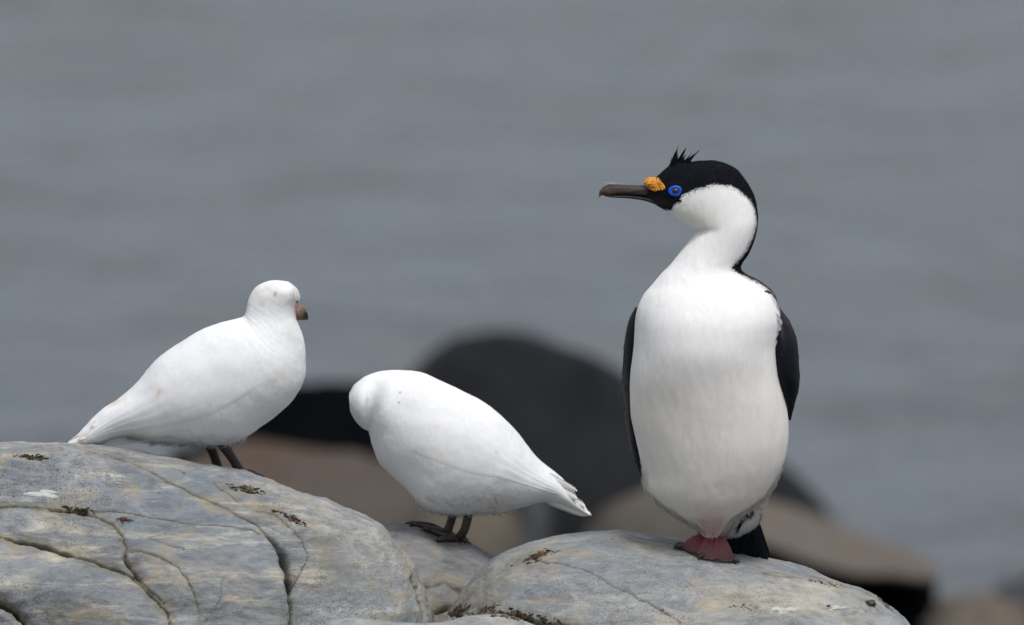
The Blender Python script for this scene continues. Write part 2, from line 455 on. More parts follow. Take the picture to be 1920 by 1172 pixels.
# ------------------------------------------------------------------ rocks
def rock(name, prof, Yc, hdf, hdb, zb, nx, nv, mat, label, cracks=(), ex=.8, amp=(.006, .002, .0006), seed=1, lobes=(), taper_p=.5, dense=True, group=None, skew=0.0):
    S = crom(prof, nx)
    top = at(S[:, 0], S[:, 1], Yc)
    x = top[:, 0]; zt = np.maximum(top[:, 2], zb + .004)
    hh = (zt - zb) / (zt.max() - zb); tp = np.clip(hh, 0, 1) ** taper_p
    if dense:
        nf = int(nv * .80); v = np.r_[np.linspace(0, .22, 8, endpoint=False), np.linspace(.22, np.pi / 2 + .12, nf), np.linspace(np.pi / 2 + .12, np.pi, nv - nf - 8 + 1)[1:]]
    else: v = np.linspace(0, np.pi, nv)
    sv, cv = np.sin(v), np.cos(v)
    G = np.zeros((nx, len(v), 3))
    G[..., 0] = x[:, None]
    G[..., 2] = zb + (zt - zb)[:, None] * np.abs(sv)[None] ** ex
    hd = np.where(cv > 0, hdf, hdb)
    cvs = np.sign(cv) * np.abs(cv) ** .9
    G[..., 1] = Yc - (tp[:, None] * hd[None] * cvs[None])
    G[..., 0] += skew * (G[..., 1] - Yc)
    n = gridnormals(G, False)
    if n[nx // 2, len(v) // 2, 2] < 0: n = -n
    dsp = amp[0] * fbm(G, (5, 5, 6), 3, seed) + amp[1] * fbm(G, (22, 22, 34), 3, seed + 5) + amp[2] * fbm(G, (110, 110, 150), 2, seed + 9)
    px, py = proj(G); front = (v < np.pi / 2 + .25)[None] & (py < 1260)
    wx = px + 2.6 * vnoise(G, 30, 31) + 1.3 * vnoise(G, 110, 32) + .8 * vnoise(G, 300, 35); wy = py + 2.6 * vnoise(G, 30, 33) + 1.3 * vnoise(G, 120, 34) + .8 * vnoise(G, 300, 36)
    crack = np.zeros(px.shape); stain = np.zeros(px.shape)
    for c in cracks:
        pts = c['p']; d, pos = polydist(wx, wy, pts)
        w = np.interp(pos, np.arange(len(pts)), [q[2] for q in pts])
        w = w * (.75 + .5 * vnoise(G, 60, 78)); k = np.exp(-np.abs(d / np.maximum(w * .85, 1.15)) ** 3) * (w > .25)
        k = k * front
        dsp = dsp - 1.5 * c.get('d', .006) * np.clip(w / 3, .4, 2.2) * k
        sw = c.get('sw', 12) * .8
        sh = np.exp(-(d / sw) ** 2) * front
        dsp = dsp - .6 * c.get('sd', .003) * sh * np.clip(w / 2, .3, 1.6)
        brk = .62 + .38 * vnoise(G, 26, 77)
        crack = np.maximum(crack, k * np.clip(brk + .2 * (w > 3), 0, 1) * c.get('k', 1.0))
        stain = np.maximum(stain, np.exp(-(d / (sw * .8)) ** 2) * c.get('st', .6) * .85 * front)
    for (lx, ly, rx, ry, ang, am, yel) in lobes:       # gentle bulges / hollows and lichen drifts
        ca, sa = math.cos(R(ang)), math.sin(R(ang))
        u = ((px - lx) * ca + (py - ly) * sa) / rx; w = (-(px - lx) * sa + (py - ly) * ca) / ry
        e = np.exp(-(u * u + w * w)) * front
        dsp = dsp + am * e; stain = np.maximum(stain, e * yel)
    G = G + n * dsp[..., None]
    o = mesh(name, G.reshape(-1, 3), gridfaces(nx, len(v)), mat, None, True, {'crack': crack, 'stain': stain})
    return thing(o, label, 'rock', group)

A_ = lambda pts, w: [(x, y, w) for x, y in pts]
crL = [
 dict(p=[(-40,998,3),(0,1002,4),(33,1012,4.5),(73,1020,5),(107,1030,4),(140,1042,2),(180,1050,2),(213,1063,3),(250,1083,2),(267,1103,1.6),(290,1127,1.6),(313,1153,1.6),(320,1200,1.6)], d=.010, sd=.010, sw=20, st=.75),
 dict(p=[(-40,944,2.4),(0,944,2.4),(67,947,2),(113,953,3),(150,959,5),(165,962,3),(187,973,1.4),(213,985,1.2),(230,1002,2.2),(237,1023,1.6),(233,1047,3),(253,1077,2.6),(277,1107,1.6),(307,1133,2.0)], d=.008, sd=.006, sw=14, st=.7),
 dict(p=[(163,847,1.4),(200,857,1.0),(247,872,1.6),(290,888,1.2),(320,902,1.3),(353,918,1.5),(393,935,1.3),(430,957,1.0),(467,977,1.6),(487,990,2.6),(513,1013,4.5),(530,1047,6.5),(538,1080,7.5),(540,1105,6),(539,1125,2.5),(543,1150,3),(548,1200,3)], d=.010, sd=.008, sw=13, st=.5),
 dict(p=[(167,955,1),(233,967,1.3),(287,972,1.4),(333,977,1),(400,987,.8),(467,997,.7),(487,1003,.6)], d=.004, sd=.001, sw=7, st=.3),
 dict(p=[(240,1030,1),(267,1037,1.7),(300,1050,1.6),(333,1070,1.2),(353,1097,1.3),(363,1120,1.5),(373,1153,1.6),(376,1200,1.6)], d=.005, sd=.004, sw=13, st=.4),
 dict(p=[(277,1012,.6),(310,1023,.8),(343,1040,.8)], d=.003, sd=.001, sw=6, st=.1),
 dict(p=[(718,1004,.8),(727,1015,2),(747,1050,2.2),(767,1083,2.4),(783,1117,3.6),(793,1147,4),(800,1200,4)], d=.008, sd=.006, sw=12, st=.6),
 dict(p=[(400,908,.8),(413,917,1.7),(437,933,1.6),(446,940,.8)], d=.005, sd=.002, sw=8, st=.3),
 dict(p=[(324,880,1.2),(347,888,1.2)], d=.004, sd=.001, sw=5, st=.1),
 dict(p=[(480,955,.8),(515,968,1),(547,1000,1.2),(563,1020,1.1),(571,1053,1.0),(560,1083,1.4),(543,1107,1.6)], d=.004, sd=.004, sw=12, st=.3),
 dict(p=[(-30,1120,3),(3,1133,4),(27,1147,6),(42,1165,5),(55,1200,5)], d=.012, sd=.014, sw=16, st=.9),
 dict(p=[(412,1100,.6),(413,1122,.8),(403,1145,.8),(385,1170,1.2)], d=.003, sd=.001, sw=6, st=.1),
]
lobL = [(90,1110,150,60,15,.020,0),(200,985,80,25,15,.006,0),(420,1080,110,80,30,.018,.1),(300,1110,50,60,40,.008,.1),(620,1060,90,90,40,.012,.25),
        (610,1060,60,35,60,0,.45),(690,1010,70,25,40,.004,0),(640,1000,90,12,30,-.004,0),(540,960,120,12,20,.004,0),(150,1150,90,25,0,0,.3),(520,1150,60,30,0,-.006,.2)]
profL = [(-330,1500),(-325,1200),(-300,960),(-200,870),(-90,842),(0,835),(60,837),(130,840),(200,846),(300,862),(400,883),(450,894),(520,914),(600,947),(660,975),(700,994),(740,1027),(770,1061),(790,1091),(806,1122),(816,1165),(822,1230),(826,1500)]
RL = rock('boulder', profL, .06, .42, .5, 2.15, 760, 430, M['rockL'], 'large pale blue-grey boulder split by deep cracks, bottom left, under the standing white bird', crL, .84, (.008, .0030, .0008), 1, lobL, .42, group='pale boulders in the foreground')

crR = [
 dict(p=[(1000,1052,.6),(1017,1057,1.3),(1060,1067,1.5),(1085,1075,.8),(1108,1084,1.2),(1151,1105,1.4),(1194,1127,1.5),(1242,1148,1.3),(1271,1163,1),(1290,1190,1)], d=.004, sd=.001, sw=7, st=.15),
 dict(p=[(820,1150,4),(850,1152,3),(900,1150,2),(955,1152,4),(1000,1160,5),(1040,1166,3),(1090,1172,2),(1140,1190,2)], d=.010, sd=.01, sw=16, st=.7),
 dict(p=[(1430,1080,.6),(1460,1086,1.6),(1485,1090,.8),(1540,1100,1.0),(1570,1106,.6)], d=.003, sd=.001, sw=6, st=.3),
 dict(p=[(1620,1112,.8),(1645,1122,1.8),(1670,1142,1.4),(1680,1150,.8)], d=.005, sd=.002, sw=7, st=.3),
]
lobR = [(1000,1045,60,14,-18,.003,.5),(930,1100,60,25,-40,.004,.45),(1100,1100,160,40,10,.010,0),(1350,1110,180,40,10,.008,0),(1560,1110,80,14,15,.003,.25),(900,1140,50,20,-20,0,.5)]
profR = [(806,1500),(812,1250),(824,1190),(845,1151),(869,1122),(902,1089),(936,1057),(984,1032),(1041,1015),(1108,1006),(1166,1002),(1223,1006),(1271,1012),(1325,1023),(1386,1037),(1443,1051),(1511,1070),(1558,1089),(1606,1111),(1654,1135),(1690,1158),(1730,1200),(1775,1280),(1800,1500)]
RR = rock('boulder', profR, .07, .42, .45, 2.15, 720, 330, M['rockR'], 'smooth pale grey whaleback boulder under the black and white cormorant', crR, .84, (.007, .0026, .0007), 41, lobR, .42, group='pale boulders in the foreground')

profM = [(560,1500),(570,1300),(590,1120),(640,1020),(713,987),(763,989),(797,995),(833,1010),(873,1022),(907,1034),(940,1050),(975,1080),(1005,1140),(1020,1300),(1025,1500)]
lobM = [(860,1090,50,18,10,.006,.3),(820,1140,60,25,0,-.01,.6),(830,1060,30,12,20,.004,0),(840,1110,40,12,0,-.006,.3)]
crM = [dict(p=[(800,1100,2),(835,1092,2),(860,1105,1.5),(880,1120,1)], d=.006, sd=.005, sw=12, st=.5),
       dict(p=[(810,1150,4),(840,1135,3),(865,1145,2)], d=.008, sd=.006, sw=12, st=.8)]
RM = rock('boulder', profM, .36, .28, .3, 2.1, 300, 200, M['rockM'], 'darker grey boulder in the gap between the two pale ones, under the preening white bird', crM, .8, (.010, .004, .001), 61, lobM, .45, group='pale boulders in the foreground')

profS1 = [(585,1500),(592,1250),(602,1185),(613,1168),(630,1162),(667,1159),(707,1163),(770,1168),(830,1166),(863,1160),(913,1155),(963,1157),(990,1168),(1030,1182),(1070,1210),(1090,1300),(1095,1500)]
RS = rock('boulder', profS1, -.42, .12, .12, 2.15, 260, 120, M['rockR'], 'low pale rock peeping in at the bottom edge between the two big boulders', (), .8, (.004, .0016, .0005), 81, (), .45, group='pale boulders in the foreground')
profS2 = [(585,1500),(590,1250),(598,1180),(640,1160)]
BV = {k: bvh_of(o) for k, o in (('L', RL), ('R', RR), ('M', RM), ('S', RS))}

# ------------------------------------------------------------------ distant rocks by the water
def far(prof, Yc, hdf, hdb, mat, label, zb=-.5, ex=.7, amp=(.03, .010, .003), seed=100, tp=.4, skew=0.0):
    return rock('shore_rock', prof, Yc, hdf, hdb, zb, 150, 90, mat, label, (), ex, amp, seed, (), tp, False, 'blurred rocks along the water behind', skew)
far([(640,1400),(650,1100),(680,900),(725,770),(765,705),(800,672),(850,640),(925,624),(1000,630),(1060,648),(1120,672),(1180,705),(1250,742),(1350,795),(1430,842),(1490,888),(1540,940),(1590,1010),(1640,1080),(1650,1400)], 18.6, .9, .7, M['bdark'], 'big rounded black boulder rising behind the preening bird', amp=(.012, .006, .002), seed=101)
far([(312,1400),(322,900),(350,852),(400,815),(450,770),(500,738),(560,726),(620,724),(700,726),(790,735),(830,1000),(835,1400)], 17.6, .7, .5, M['bdark2'], 'black flat-topped rock behind the two white birds', ex=.4, amp=(.02,.008,.002), seed=111, tp=.25)
far([(330,1400),(345,930),(400,850),(450,834),(520,838),(613,850),(703,868),(760,895),(800,930),(850,1000),(880,1100),(890,1400)], 16.3, .6, .6, M['bbrown'], 'low brown-grey rock left of the preening bird', ex=.62, seed=121, amp=(.02,.008,.002))
far([(740,1400),(750,1050),(780,960),(830,925),(890,915),(940,930),(968,965),(982,1020),(990,1100),(992,1400)], 15.6, .5, .4, M['btan'], 'tan rock showing beneath the tail of the preening bird', ex=.6, seed=131, amp=(.015,.006,.002))
far([(950,1400),(955,1050),(968,960),(990,925),(1010,920),(1028,960),(1040,1060),(1044,1400)], 16.4, .35, .3, M['bgrey'], 'narrow slate-blue rock right of the tan one', ex=.5, seed=141, amp=(.01,.004,.001))
far([(1085,1400),(1092,1060),(1115,975),(1150,940),(1200,922),(1270,918),(1340,930),(1400,960),(1420,1100),(1424,1400)], 15.4, .5, .4, M['btan'], 'grey-brown rounded rock behind the legs of the cormorant', ex=.7, seed=151, amp=(.015,.006,.002))
far([(1330,1400),(1340,1060),(1360,960),(1400,938),(1470,955),(1550,984),(1621,1018),(1692,1048),(1728,1064),(1745,1080),(1750,1120),(1752,1400)], 16.6, .8, .5, M['bdark2'], 'black wet block carrying the sloping brown slab', ex=.35, seed=161, amp=(.012,.006,.002), tp=.2)
M['slab'] = M['bwarm']
# sloping brown slab: a wedge lying over the dark block
Sx = crom([(1385,930,1015),(1425,944,1022),(1473,956,1040),(1550,982,1062),(1621,1014,1074),(1692,1046,1080),(1728,1064,1082),(1742,1076,1084)], 90)
th = np.linspace(0, 2 * np.pi, 48, endpoint=False)
tf = at(Sx[:, 0], Sx[:, 1], 16.4); bf = at(Sx[:, 0], Sx[:, 2], 15.72)
G = np.zeros((90, 48, 3)); cy = (16.4 + 15.72) / 2
cz = (tf[:, 2] + bf[:, 2]) / 2; hz = (tf[:, 2] - bf[:, 2]) / 2
# section: a lens tilted toward the viewer from the back top edge to the front lower edge
for i in range(90):
    a0 = np.array([16.45, tf[i, 2]]); b0 = np.array([15.72, bf[i, 2]]); mid_ = (a0 + b0) / 2; ax = (a0 - b0) / 2
    pr = np.array([-ax[1], ax[0]]); pr = pr / (np.linalg.norm(pr) + 1e-9) * .035
    q = mid_[None] + np.sign(np.cos(th))[:, None] * np.abs(np.cos(th))[:, None] ** .6 * ax[None] + np.sin(th)[:, None] * pr[None]
    G[i, :, 0] = tf[i, 0]; G[i, :, 1] = q[:, 0]; G[i, :, 2] = q[:, 1]
G += .012 * fbm(G, (6, 6, 6), 3, 171)[..., None] * np.array([0, .3, 1])
thing(loft_mesh('shore_slab', G, M['slab']), 'sloping warm brown rock slab right of the cormorant by the water', 'rock', 'blurred rocks along the water behind')
far([(1700,1400),(1715,1200),(1745,1150),(1790,1122),(1850,1118),(1900,1140),(1930,1200),(1940,1400)], 16.0, .4, .4, M['bwarm'], 'low pinkish brown rock in the bottom right corner', ex=.7, seed=181)
far([(1830,1400),(1845,1160),(1875,1115),(1920,1092),(1990,1080),(2080,1100),(2100,1400)], 17.0, .5, .4, M['bgrey'], 'dark slate rock cut off by the right edge near the bottom', ex=.7, seed=191)

# ------------------------------------------------------------------ plumage
def plumage(name, G, count, mat, parent, colfn, length, width, lift, wrap=True, keep=None, jitter=.25, bend=.0):
    nr, ns = G.shape[:2]
    nn = gridnormals(G, wrap)
    c = G.mean(axis=(0, 1))
    if wrap:
        cc = G.mean(axis=1, keepdims=True)
        if (((G - cc) * nn).sum(-1)).mean() < 0: nn = -nn
    elif nn[..., 1].mean() > 0: nn = -nn
    G2 = np.roll(G, -1, 1) if wrap else np.concatenate([G[:, 1:], G[:, -1:]], 1)
    a = G[:-1]; b_ = G2[:-1]; d = G[1:]
    area = np.linalg.norm(np.cross(b_ - a, d - a), axis=-1)
    if not wrap: area[:, -1] = 0
    pr = area.ravel() / area.sum()
    idx = rng.choice(len(pr), count, p=pr); i = idx // ns; j = idx % ns
    u, v = rng.random(count)[:, None], rng.random(count)[:, None]
    p = a[i, j] + (b_ - a)[i, j] * v + (d - a)[i, j] * u
    n = nn[:-1][i, j]
    fl = a[i, j] - d[i, j]; fl = fl / (np.linalg.norm(fl, axis=1, keepdims=True) + 1e-9)
    fl = fl - n * (fl * n).sum(1, keepdims=True); fl /= np.linalg.norm(fl, axis=1, keepdims=True) + 1e-9
    sd = np.cross(n, fl)
    px, py = proj(p)
    if keep is not None:
        k = keep(px, py, p, n); p, n, fl, sd, px, py = p[k], n[k], fl[k], sd[k], px[k], py[k]
    m = len(p)
    Lh = (length(px, py) if callable(length) else np.full(m, length)) * (.7 + .6 * rng.random(m))
    Wd = (width(px, py) if callable(width) else np.full(m, width)) * (.7 + .6 * rng.random(m))
    Lf = (lift(px, py) if callable(lift) else np.full(m, lift)) * (.5 + rng.random(m))
    ang = rng.normal(0, jitter, m)
    dr = fl * np.cos(ang)[:, None] + sd * np.sin(ang)[:, None]
    s2 = np.cross(n, dr)
    root = p - n * .0002
    midp = p + dr * (Lh * .5)[:, None] + n * (Lh * Lf * .6)[:, None]
    tip = p + dr * Lh[:, None] + n * (Lh * Lf * (1 + bend))[:, None]
    V = np.stack([root, midp - s2 * (Wd / 2)[:, None], tip, midp + s2 * (Wd / 2)[:, None]], 1).reshape(-1, 3)
    F = np.arange(4 * m).reshape(m, 4)
    col = colfn(px, py, p, n)
    col = col * (1 + rng.normal(0, .02, (m, 1)))
    o = mesh(name, V, F, mat, parent, True, None, np.repeat(np.clip(col, 0, 1), 4, 0))
    nr_ = np.repeat(n + .028 * rng.normal(0, 1, (m, 3)), 4, 0); nr_ /= np.linalg.norm(nr_, axis=1, keepdims=True)
    o.data.normals_split_custom_set_from_vertices(nr_.astype(np.float32))
    o['kind'] = 'stuff'
    return o

def shell(body_bvh, U, L, n, m_, h, YREF=0.0):
    """patch lying on a body between two pixel curves, as a raised wing"""
    Uc, Lc = crom(U, n), crom(L, n); s = np.linspace(0, 1, m_)
    G = np.zeros((n, m_, 3))
    for i in range(n):
        e = min(1, i / (n * .04 + 1e-9), (n - 1 - i) / (n * .22)); e = max(e, 0) ** .8
        for j in range(m_):
            q = Uc[i] * (1 - s[j]) + Lc[i] * s[j]
            r = hit([body_bvh], q[0], q[1])
            if r is None:
                for sh in (.85, .7, .5):
                    qq = (q - (Uc[i] + Lc[i]) / 2) * sh + (Uc[i] + Lc[i]) / 2
                    r = hit([body_bvh], qq[0], qq[1])
                    if r is not None: break
            if r is None: G[i, j] = G[i, j - 1] if j else (G[i - 1, j] if i else at(q[0], q[1], YREF)); continue
            k = float(smooth(-.02, .42, s[j]) * (1 - smooth(.86, 1.0, s[j])))
            u_ = i / (n - 1); rg = ((s[j] * 6 + .5 * u_) % 1.0); rg = rg ** 2
            G[i, j] = r[0] + r[1] * (h * k * e - .001 - .0005 * rg * (1 - float(smooth(.25, .65, u_))))
    for _ in range(2):
        G[1:-1] = (G[:-2] + 2 * G[1:-1] + G[2:]) / 4; G[:, 1:-1] = (G[:, :-2] + 2 * G[:, 1:-1] + G[:, 2:]) / 4
    return G

def shell_solid(name, G, mat, parent, cols):
    n, m_ = G.shape[:2]; nn = gridnormals(G, False)
    if nn[..., 1].mean() > 0: nn = -nn
    B = G - nn * .004
    V = np.vstack([G.reshape(-1, 3), B.reshape(-1, 3)]); k = n * m_
    F = [tuple(f) for f in gridfaces(n, m_)] + [tuple(f[::-1] + k) for f in gridfaces(n, m_)]
    for i in range(n - 1):
        F.append((i * m_, (i + 1) * m_, (i + 1) * m_ + k, i * m_ + k)); e = m_ - 1
        F.append(((i + 1) * m_ + e, i * m_ + e, i * m_ + e + k, (i + 1) * m_ + e + k))
    for j in range(m_ - 1):
        F.append((j + 1, j, j + k, j + 1 + k)); q = (n - 1) * m_ + j
        F.append((q, q + 1, q + 1 + k, q + k))
    return mesh(name, V, F, mat, parent, True, None, np.vstack([cols, cols]))

def px_feather(mb, ax, ay, bx, by, Ya, Yb, w, col, side=None, **kw):
    A = at(ax, ay, Ya); B = at(bx, by, Yb)
    if side is None:
        d = B - A; side = np.cross(d, (0, 1, 0))
    V, F = feather_vf(A, B, w, side, **kw); mb.add(V, F, col)

PXM = WID / 1920
WHT = np.array([.765, .78, .805])
def blot(px, py, x, y, rx, ry, ang=0):
    ca, sa = math.cos(R(ang)), math.sin(R(ang))
    u = ((px - x) * ca + (py - y) * sa) / rx; w = (-(px - x) * sa + (py - y) * ca) / ry
    return np.exp(-(u * u + w * w))[..., None]

def white_cols(stains):
    def f(px, py, p, n):
        c = np.ones(px.shape + (3,)) * WHT
        c = c * (1 - .05 * np.clip(fbm(p, (16, 16, 16), 2, 5), -1, 1)[..., None] ** 2)
        for x, y, rx, ry, ang, col, am in stains:
            k = blot(px, py, x, y, rx, ry, ang) * am * (n[..., 1:2] < .1)
            c = c * (1 - k) + np.array(col) * k
        return c
    return f

def bird_leg(name, pts, rads, toes, parent, mat):
    V, F = tube_vf(pts, rads, 12); mb = MB(); mb.add(V, F)
    o = mb.build(name, mat, parent)
    for tp in toes:
        q = MB(); P_ = np.array(tp['p']); V, F = tube_vf(P_, tp['r'], 10, .85); q.add(V, F)
        c = MB(); e = P_[-1]; d = P_[-1] - P_[-2]; d /= np.linalg.norm(d)
        V2, F2 = tube_vf([e - d * .003, e + d * .004 + np.array([0, 0, .0006]), e + d * .0085 - np.array([0, 0, .003])], [.0022, .0017, .0003], 8); c.add(V2, F2)
        t_ = q.build('toe', mat, o); c.build('claw', mat, o)
    return o

# ---- first sheathbill: standing on the left boulder, head turned away
YB1 = .15
D = .00085
st1 = [
 (122,832,128,838,.012,.012),(150,808,182,833,.022,.022),(192,766,218,821,.034,.034),(233,739,250,819,.045,.045),
 (260,715,292,829,.055,.055),(291,677,345,830,.067,.067),(325,650,392,835,.077,.077),(373,621,443,830,.082,.082),
 (415,604,497,795,.082,.082),(443,597,546,752,.076,.076),(456,593,569,712,.066,.066),(461,584,573,675,.056,.056),
 (463,574,571,638,.047,.047),(466,562,562,611,.042,.042),(472,549,557,596,.040,.040),(482,537,556.5,580,.039,.039),
 (497,529,563,561,.037,.037),(518,525.5,559,545,.030,.030),(536,528,550,536,.018,.018)]
st1 = [(a, b_, c, d, e, f, YB1 + .0) for a, b_, c, d, e, f in st1]
Gb1 = loft(st1, 380, 220)
stains1 = [(297,735,3,9,15,(.62,.36,.22),.7),(303,733,2,5,0,(.62,.4,.25),.5),(390,766,3,8,30,(.6,.5,.38),.35),(215,755,16,5,-25,(.55,.44,.3),.6),
           (150,822,16,6,-40,(.5,.42,.3),.5),(516,551,3.5,6,20,(.35,.3,.22),.75),(491,570,6,7,0,(.5,.45,.36),.45),(515,713,3,3,0,(.68,.52,.32),.6),(531,705,6,4,0,(.66,.58,.42),.3),
           (556,548,6,16,-12,(.42,.36,.27),.45),(500,540,26,7,-20,(.62,.57,.48),.45),(557,580,5.5,12,0,(.60,.38,.36),.9),(550,553,1.5,10,-8,(.25,.2,.16),.6),(545,552,1.3,9,-8,(.3,.25,.2),.5),(567,565,3,10,-12,(.5,.30,.2),.7)]
cf1 = white_cols(stains1)
def relief(G, amp, f, amp2, f2, seed, cell=(.013, .010), ca=.00042):
    nn = gridnormals(G); c_ = G.mean(1, keepdims=True)
    if ((G - c_) * nn).sum(-1).mean() < 0: nn = -nn
    # contour feathers: overlapping rounded tips in offset rows, softly broken up
    nr, ns = G.shape[:2]
    Lu = np.r_[0, np.cumsum(np.linalg.norm(np.diff(c_[:, 0], axis=0), axis=1))][:, None]
    dv = np.linalg.norm(np.roll(G, -1, 1) - G, axis=-1); per = dv.sum(1, keepdims=True)
    cols = np.maximum(4, np.round(float(np.median(per)) / cell[1]))
    vv = (np.arange(ns)[None] / ns) * cols + .55 * vnoise(G, 38, seed + 20)
    uu = Lu / cell[0] + .7 * vnoise(G, 30, seed + 21)
    row = np.floor(uu); off = .5 * (row % 2)
    fv = ((vv + off) % 1.0) - .5
    fu = (uu - .9 * fv ** 2) % 1.0
    lift = (1 - fu) ** 2.2 * (1 - 1.6 * fv ** 2)
    lift = lift * (.45 + .55 * vnoise(G, 22, seed + 22))
    return G + nn * (amp * fbm(G, f, 2, seed) + amp2 * fbm(G, f2, 3, seed + 4) + ca * lift)[..., None]
Gb1 = relief(Gb1, .0016, (16, 16, 16), .00045, (60, 60, 60), 51)
px_, py_ = proj(Gb1)
b1 = loft_mesh('body', Gb1, M['white'], None, cf1(px_, py_, Gb1, np.zeros_like(Gb1)))
bv1 = bvh_of(b1)
e1loc = at(418, 872, YB1); e1loc[2] = down([BV['L']], e1loc[0], YB1)
sb1 = empty('sheathbill', e1loc, 'plump white bird standing on the left boulder with its head turned away', 'bird', 'white sheathbills on the rocks')
parts = [b1]
Gw1 = shell(bv1, [(150,826),(200,775),(262,722),(320,668),(380,635),(440,626),(490,648),(512,680)], [(152,832),(215,816),(275,812),(335,806),(400,788),(450,760),(495,725),(514,690)], 110, 64, .0020, YB1)
px_, py_ = proj(Gw1); cw = cf1(px_, py_, Gw1, np.zeros_like(Gw1)).reshape(-1, 3)
w1_ = shell_solid('wing', Gw1, M['white'], None, cw); parts.append(w1_)
Gw1m = Gw1.copy(); Gw1m[..., 1] = 2 * YB1 - Gw1m[..., 1]
parts.append(shell_solid('wing', Gw1m, M['white'], None, cw))
for (ax, ay, bx, by, dy, w) in [(250,790,122,836,-.022,.009),(262,800,140,836,-.012,.010),(260,785,150,825,-.03,.009),(290,812,165,838,0,.010),(255,772,170,800,-.036,.008),(270,805,185,836,.012,.010),(250,780,128,832,.02,.009)]:
    mb = MB(); px_feather(mb, ax, ay, bx, by, YB1 + dy * .35, YB1 + dy * .6, w, (.78, .77, .76), camber=.3)
    parts.append(mb.build('tail_feather', M['white']))
# bill and face
bst = [(556,566,553,599,.008,.010,YB1+.002),(561,569.5,557,600,.0085,.009,YB1+.002),(567,574,562,600.5,.0080,.008,YB1+.002),(572,579,568,600.5,.0078,.0075,YB1+.003),(576.5,587,573,600,.005,.005,YB1+.006),(578.5,596,577,599.5,.0015,.0015,YB1+.008)]
Gk = loft(bst, 30, 24); px_, py_ = proj(Gk)
ck = np.ones(Gk.shape) * np.array([.19, .13, .075]); k = np.minimum(1, 1.5 * blot(px_, py_, 574, 592, 5, 8, 0))
ck = ck * (1 - k) + np.array([.03, .02, .018]) * k; k = blot(px_, py_, 556, 576, 6, 15); ck = ck * (1 - k) + np.array([.50, .32, .31]) * k; k = blot(px_, py_, 565, 571, 4, 6) * .8; ck = ck * (1 - k) + np.array([.34, .16, .10]) * k
parts.append(loft_mesh('bill', Gk, M['bill'], None, ck))
r = hit([bv1], 557, 566)
for s in (1, -1):
    c = r[0].copy(); c[1] = YB1 + (c[1] - YB1) * s
    mb = MB(); V, F = tube_vf([c + np.array([-.002, 0, -.0005]), c, c + np.array([.002, 0, .0005])], [.0006, .0026, .0006], 10); mb.add(V, F)
    parts.append(mb.build('eye', M['pupil']))
for (pt, pb, dy) in (((389, 826), (405, 873), .03), ((414, 828), (446, 884), -.005)):
    yy = YB1 + dy; A0 = at(pt[0], pt[1], yy); B0 = at(pb[0], pb[1], yy + .02)
    zf = down([BV['L']], B0[0] + .004, B0[1]) + .003
    B1 = np.array([B0[0] + .004, B0[1], min(zf, B0[2])])
    toes = []
    for dx, dyy in ((.03, .012), (.034, -.004), (.022, .026), (-.014, .004)):
        q1 = B1 + np.array([dx * .5, dyy * .5, 0]); q1[2] = down([BV['L']], q1[0], q1[1]) + .004
        q2 = B1 + np.array([dx, dyy, 0]); q2[2] = down([BV['L']], q2[0], q2[1]) + .003
        toes.append(dict(p=[B1, q1, q2], r=[.0045, .0038, .003]))
    parts.append(bird_leg('leg', [A0, (A0 * .5 + B1 * .5) + np.array([.001, 0, 0]), B1], [.0095, .0076, .0075], toes, None, M['leg']))
parts.append(plumage('belly_fluff', Gb1, 5200, M['whitef'], None, cf1, .014, .0016, .40, jitter=.35,
    keep=lambda x, y, p, n: (y > 815) & (x > 245) & (x < 480) & (n[:, 2] < -.3)))
adopt(sb1, *parts)

# ---- second sheathbill: preening on the middle rock
h2 = hit([BV['M']], 862, 1019); YB2 = float(h2[0][1])
st2 = [
 (1106,962,1102,966,.010,.010),(1078,930,1068,951,.020,.020),(1044,890,1037,940,.032,.032),(1015,866,1006,941,.044,.044),(993,840,977,950,.056,.056),
 (968,809,941,961,.068,.068),(939,780,895,963,.077,.077),(908,755,845,963,.083,.083),(870,733,797,951,.086,.086),(832,716,757,912,.086,.086),
 (796,700,716,873,.080,.080),(768,696,699,838,.072,.072),(742,695,693,816,.066,.060),(724,696,691,809,.050,.050),(708,698.5,688,807,.034,.050),
 (694,703,683,804,.040,.050),(679,711,675,797,.045,.046),(664,723,665,784,.034,.036),(656,737,658,769,.022,.022)]
st2 = [(*q, YB2) for q in st2]
Gb2 = loft(st2, 380, 220)
stains2 = [(930,938,2.2,9,-20,(.72,.28,.13),.9),(817,799,3,6,-25,(.72,.55,.48),.5),(828,853,5,5,0,(.68,.6,.45),.4),(750,736,2,2,0,(.2,.2,.12),.9),(748,755,2.4,1.8,0,(.2,.2,.12),.9),(931,848,1.5,4,-30,(.35,.36,.25),.6),(688,750,1.5,8,5,(.4,.35,.2),.5),(1058,908,2,3,0,(.15,.12,.08),.8)]
cf2 = white_cols(stains2)
Gb2 = relief(Gb2, .0016, (16, 16, 16), .00045, (60, 60, 60), 61)
px_, py_ = proj(Gb2)
b2 = loft_mesh('body', Gb2, M['white'], None, cf2(px_, py_, Gb2, np.zeros_like(Gb2))); bv2 = bvh_of(b2)
sb2 = empty('sheathbill', h2[0], 'plump white bird bowing and preening with its face hidden, middle of the picture', 'bird', 'white sheathbills on the rocks')
parts = [b2]
Gw2 = shell(bv2, [(1078,919),(1040,894),(1000,862),(960,815),(900,770),(840,742),(780,742),(742,768),(728,800)], [(1068,932),(1030,927),(985,917),(930,907),(880,900),(830,884),(780,862),(745,835),(730,806)], 110, 64, .0015, YB2)
px_, py_ = proj(Gw2); cw = cf2(px_, py_, Gw2, np.zeros_like(Gw2)).reshape(-1, 3)
parts.append(shell_solid('wing', Gw2, M['white'], None, cw))
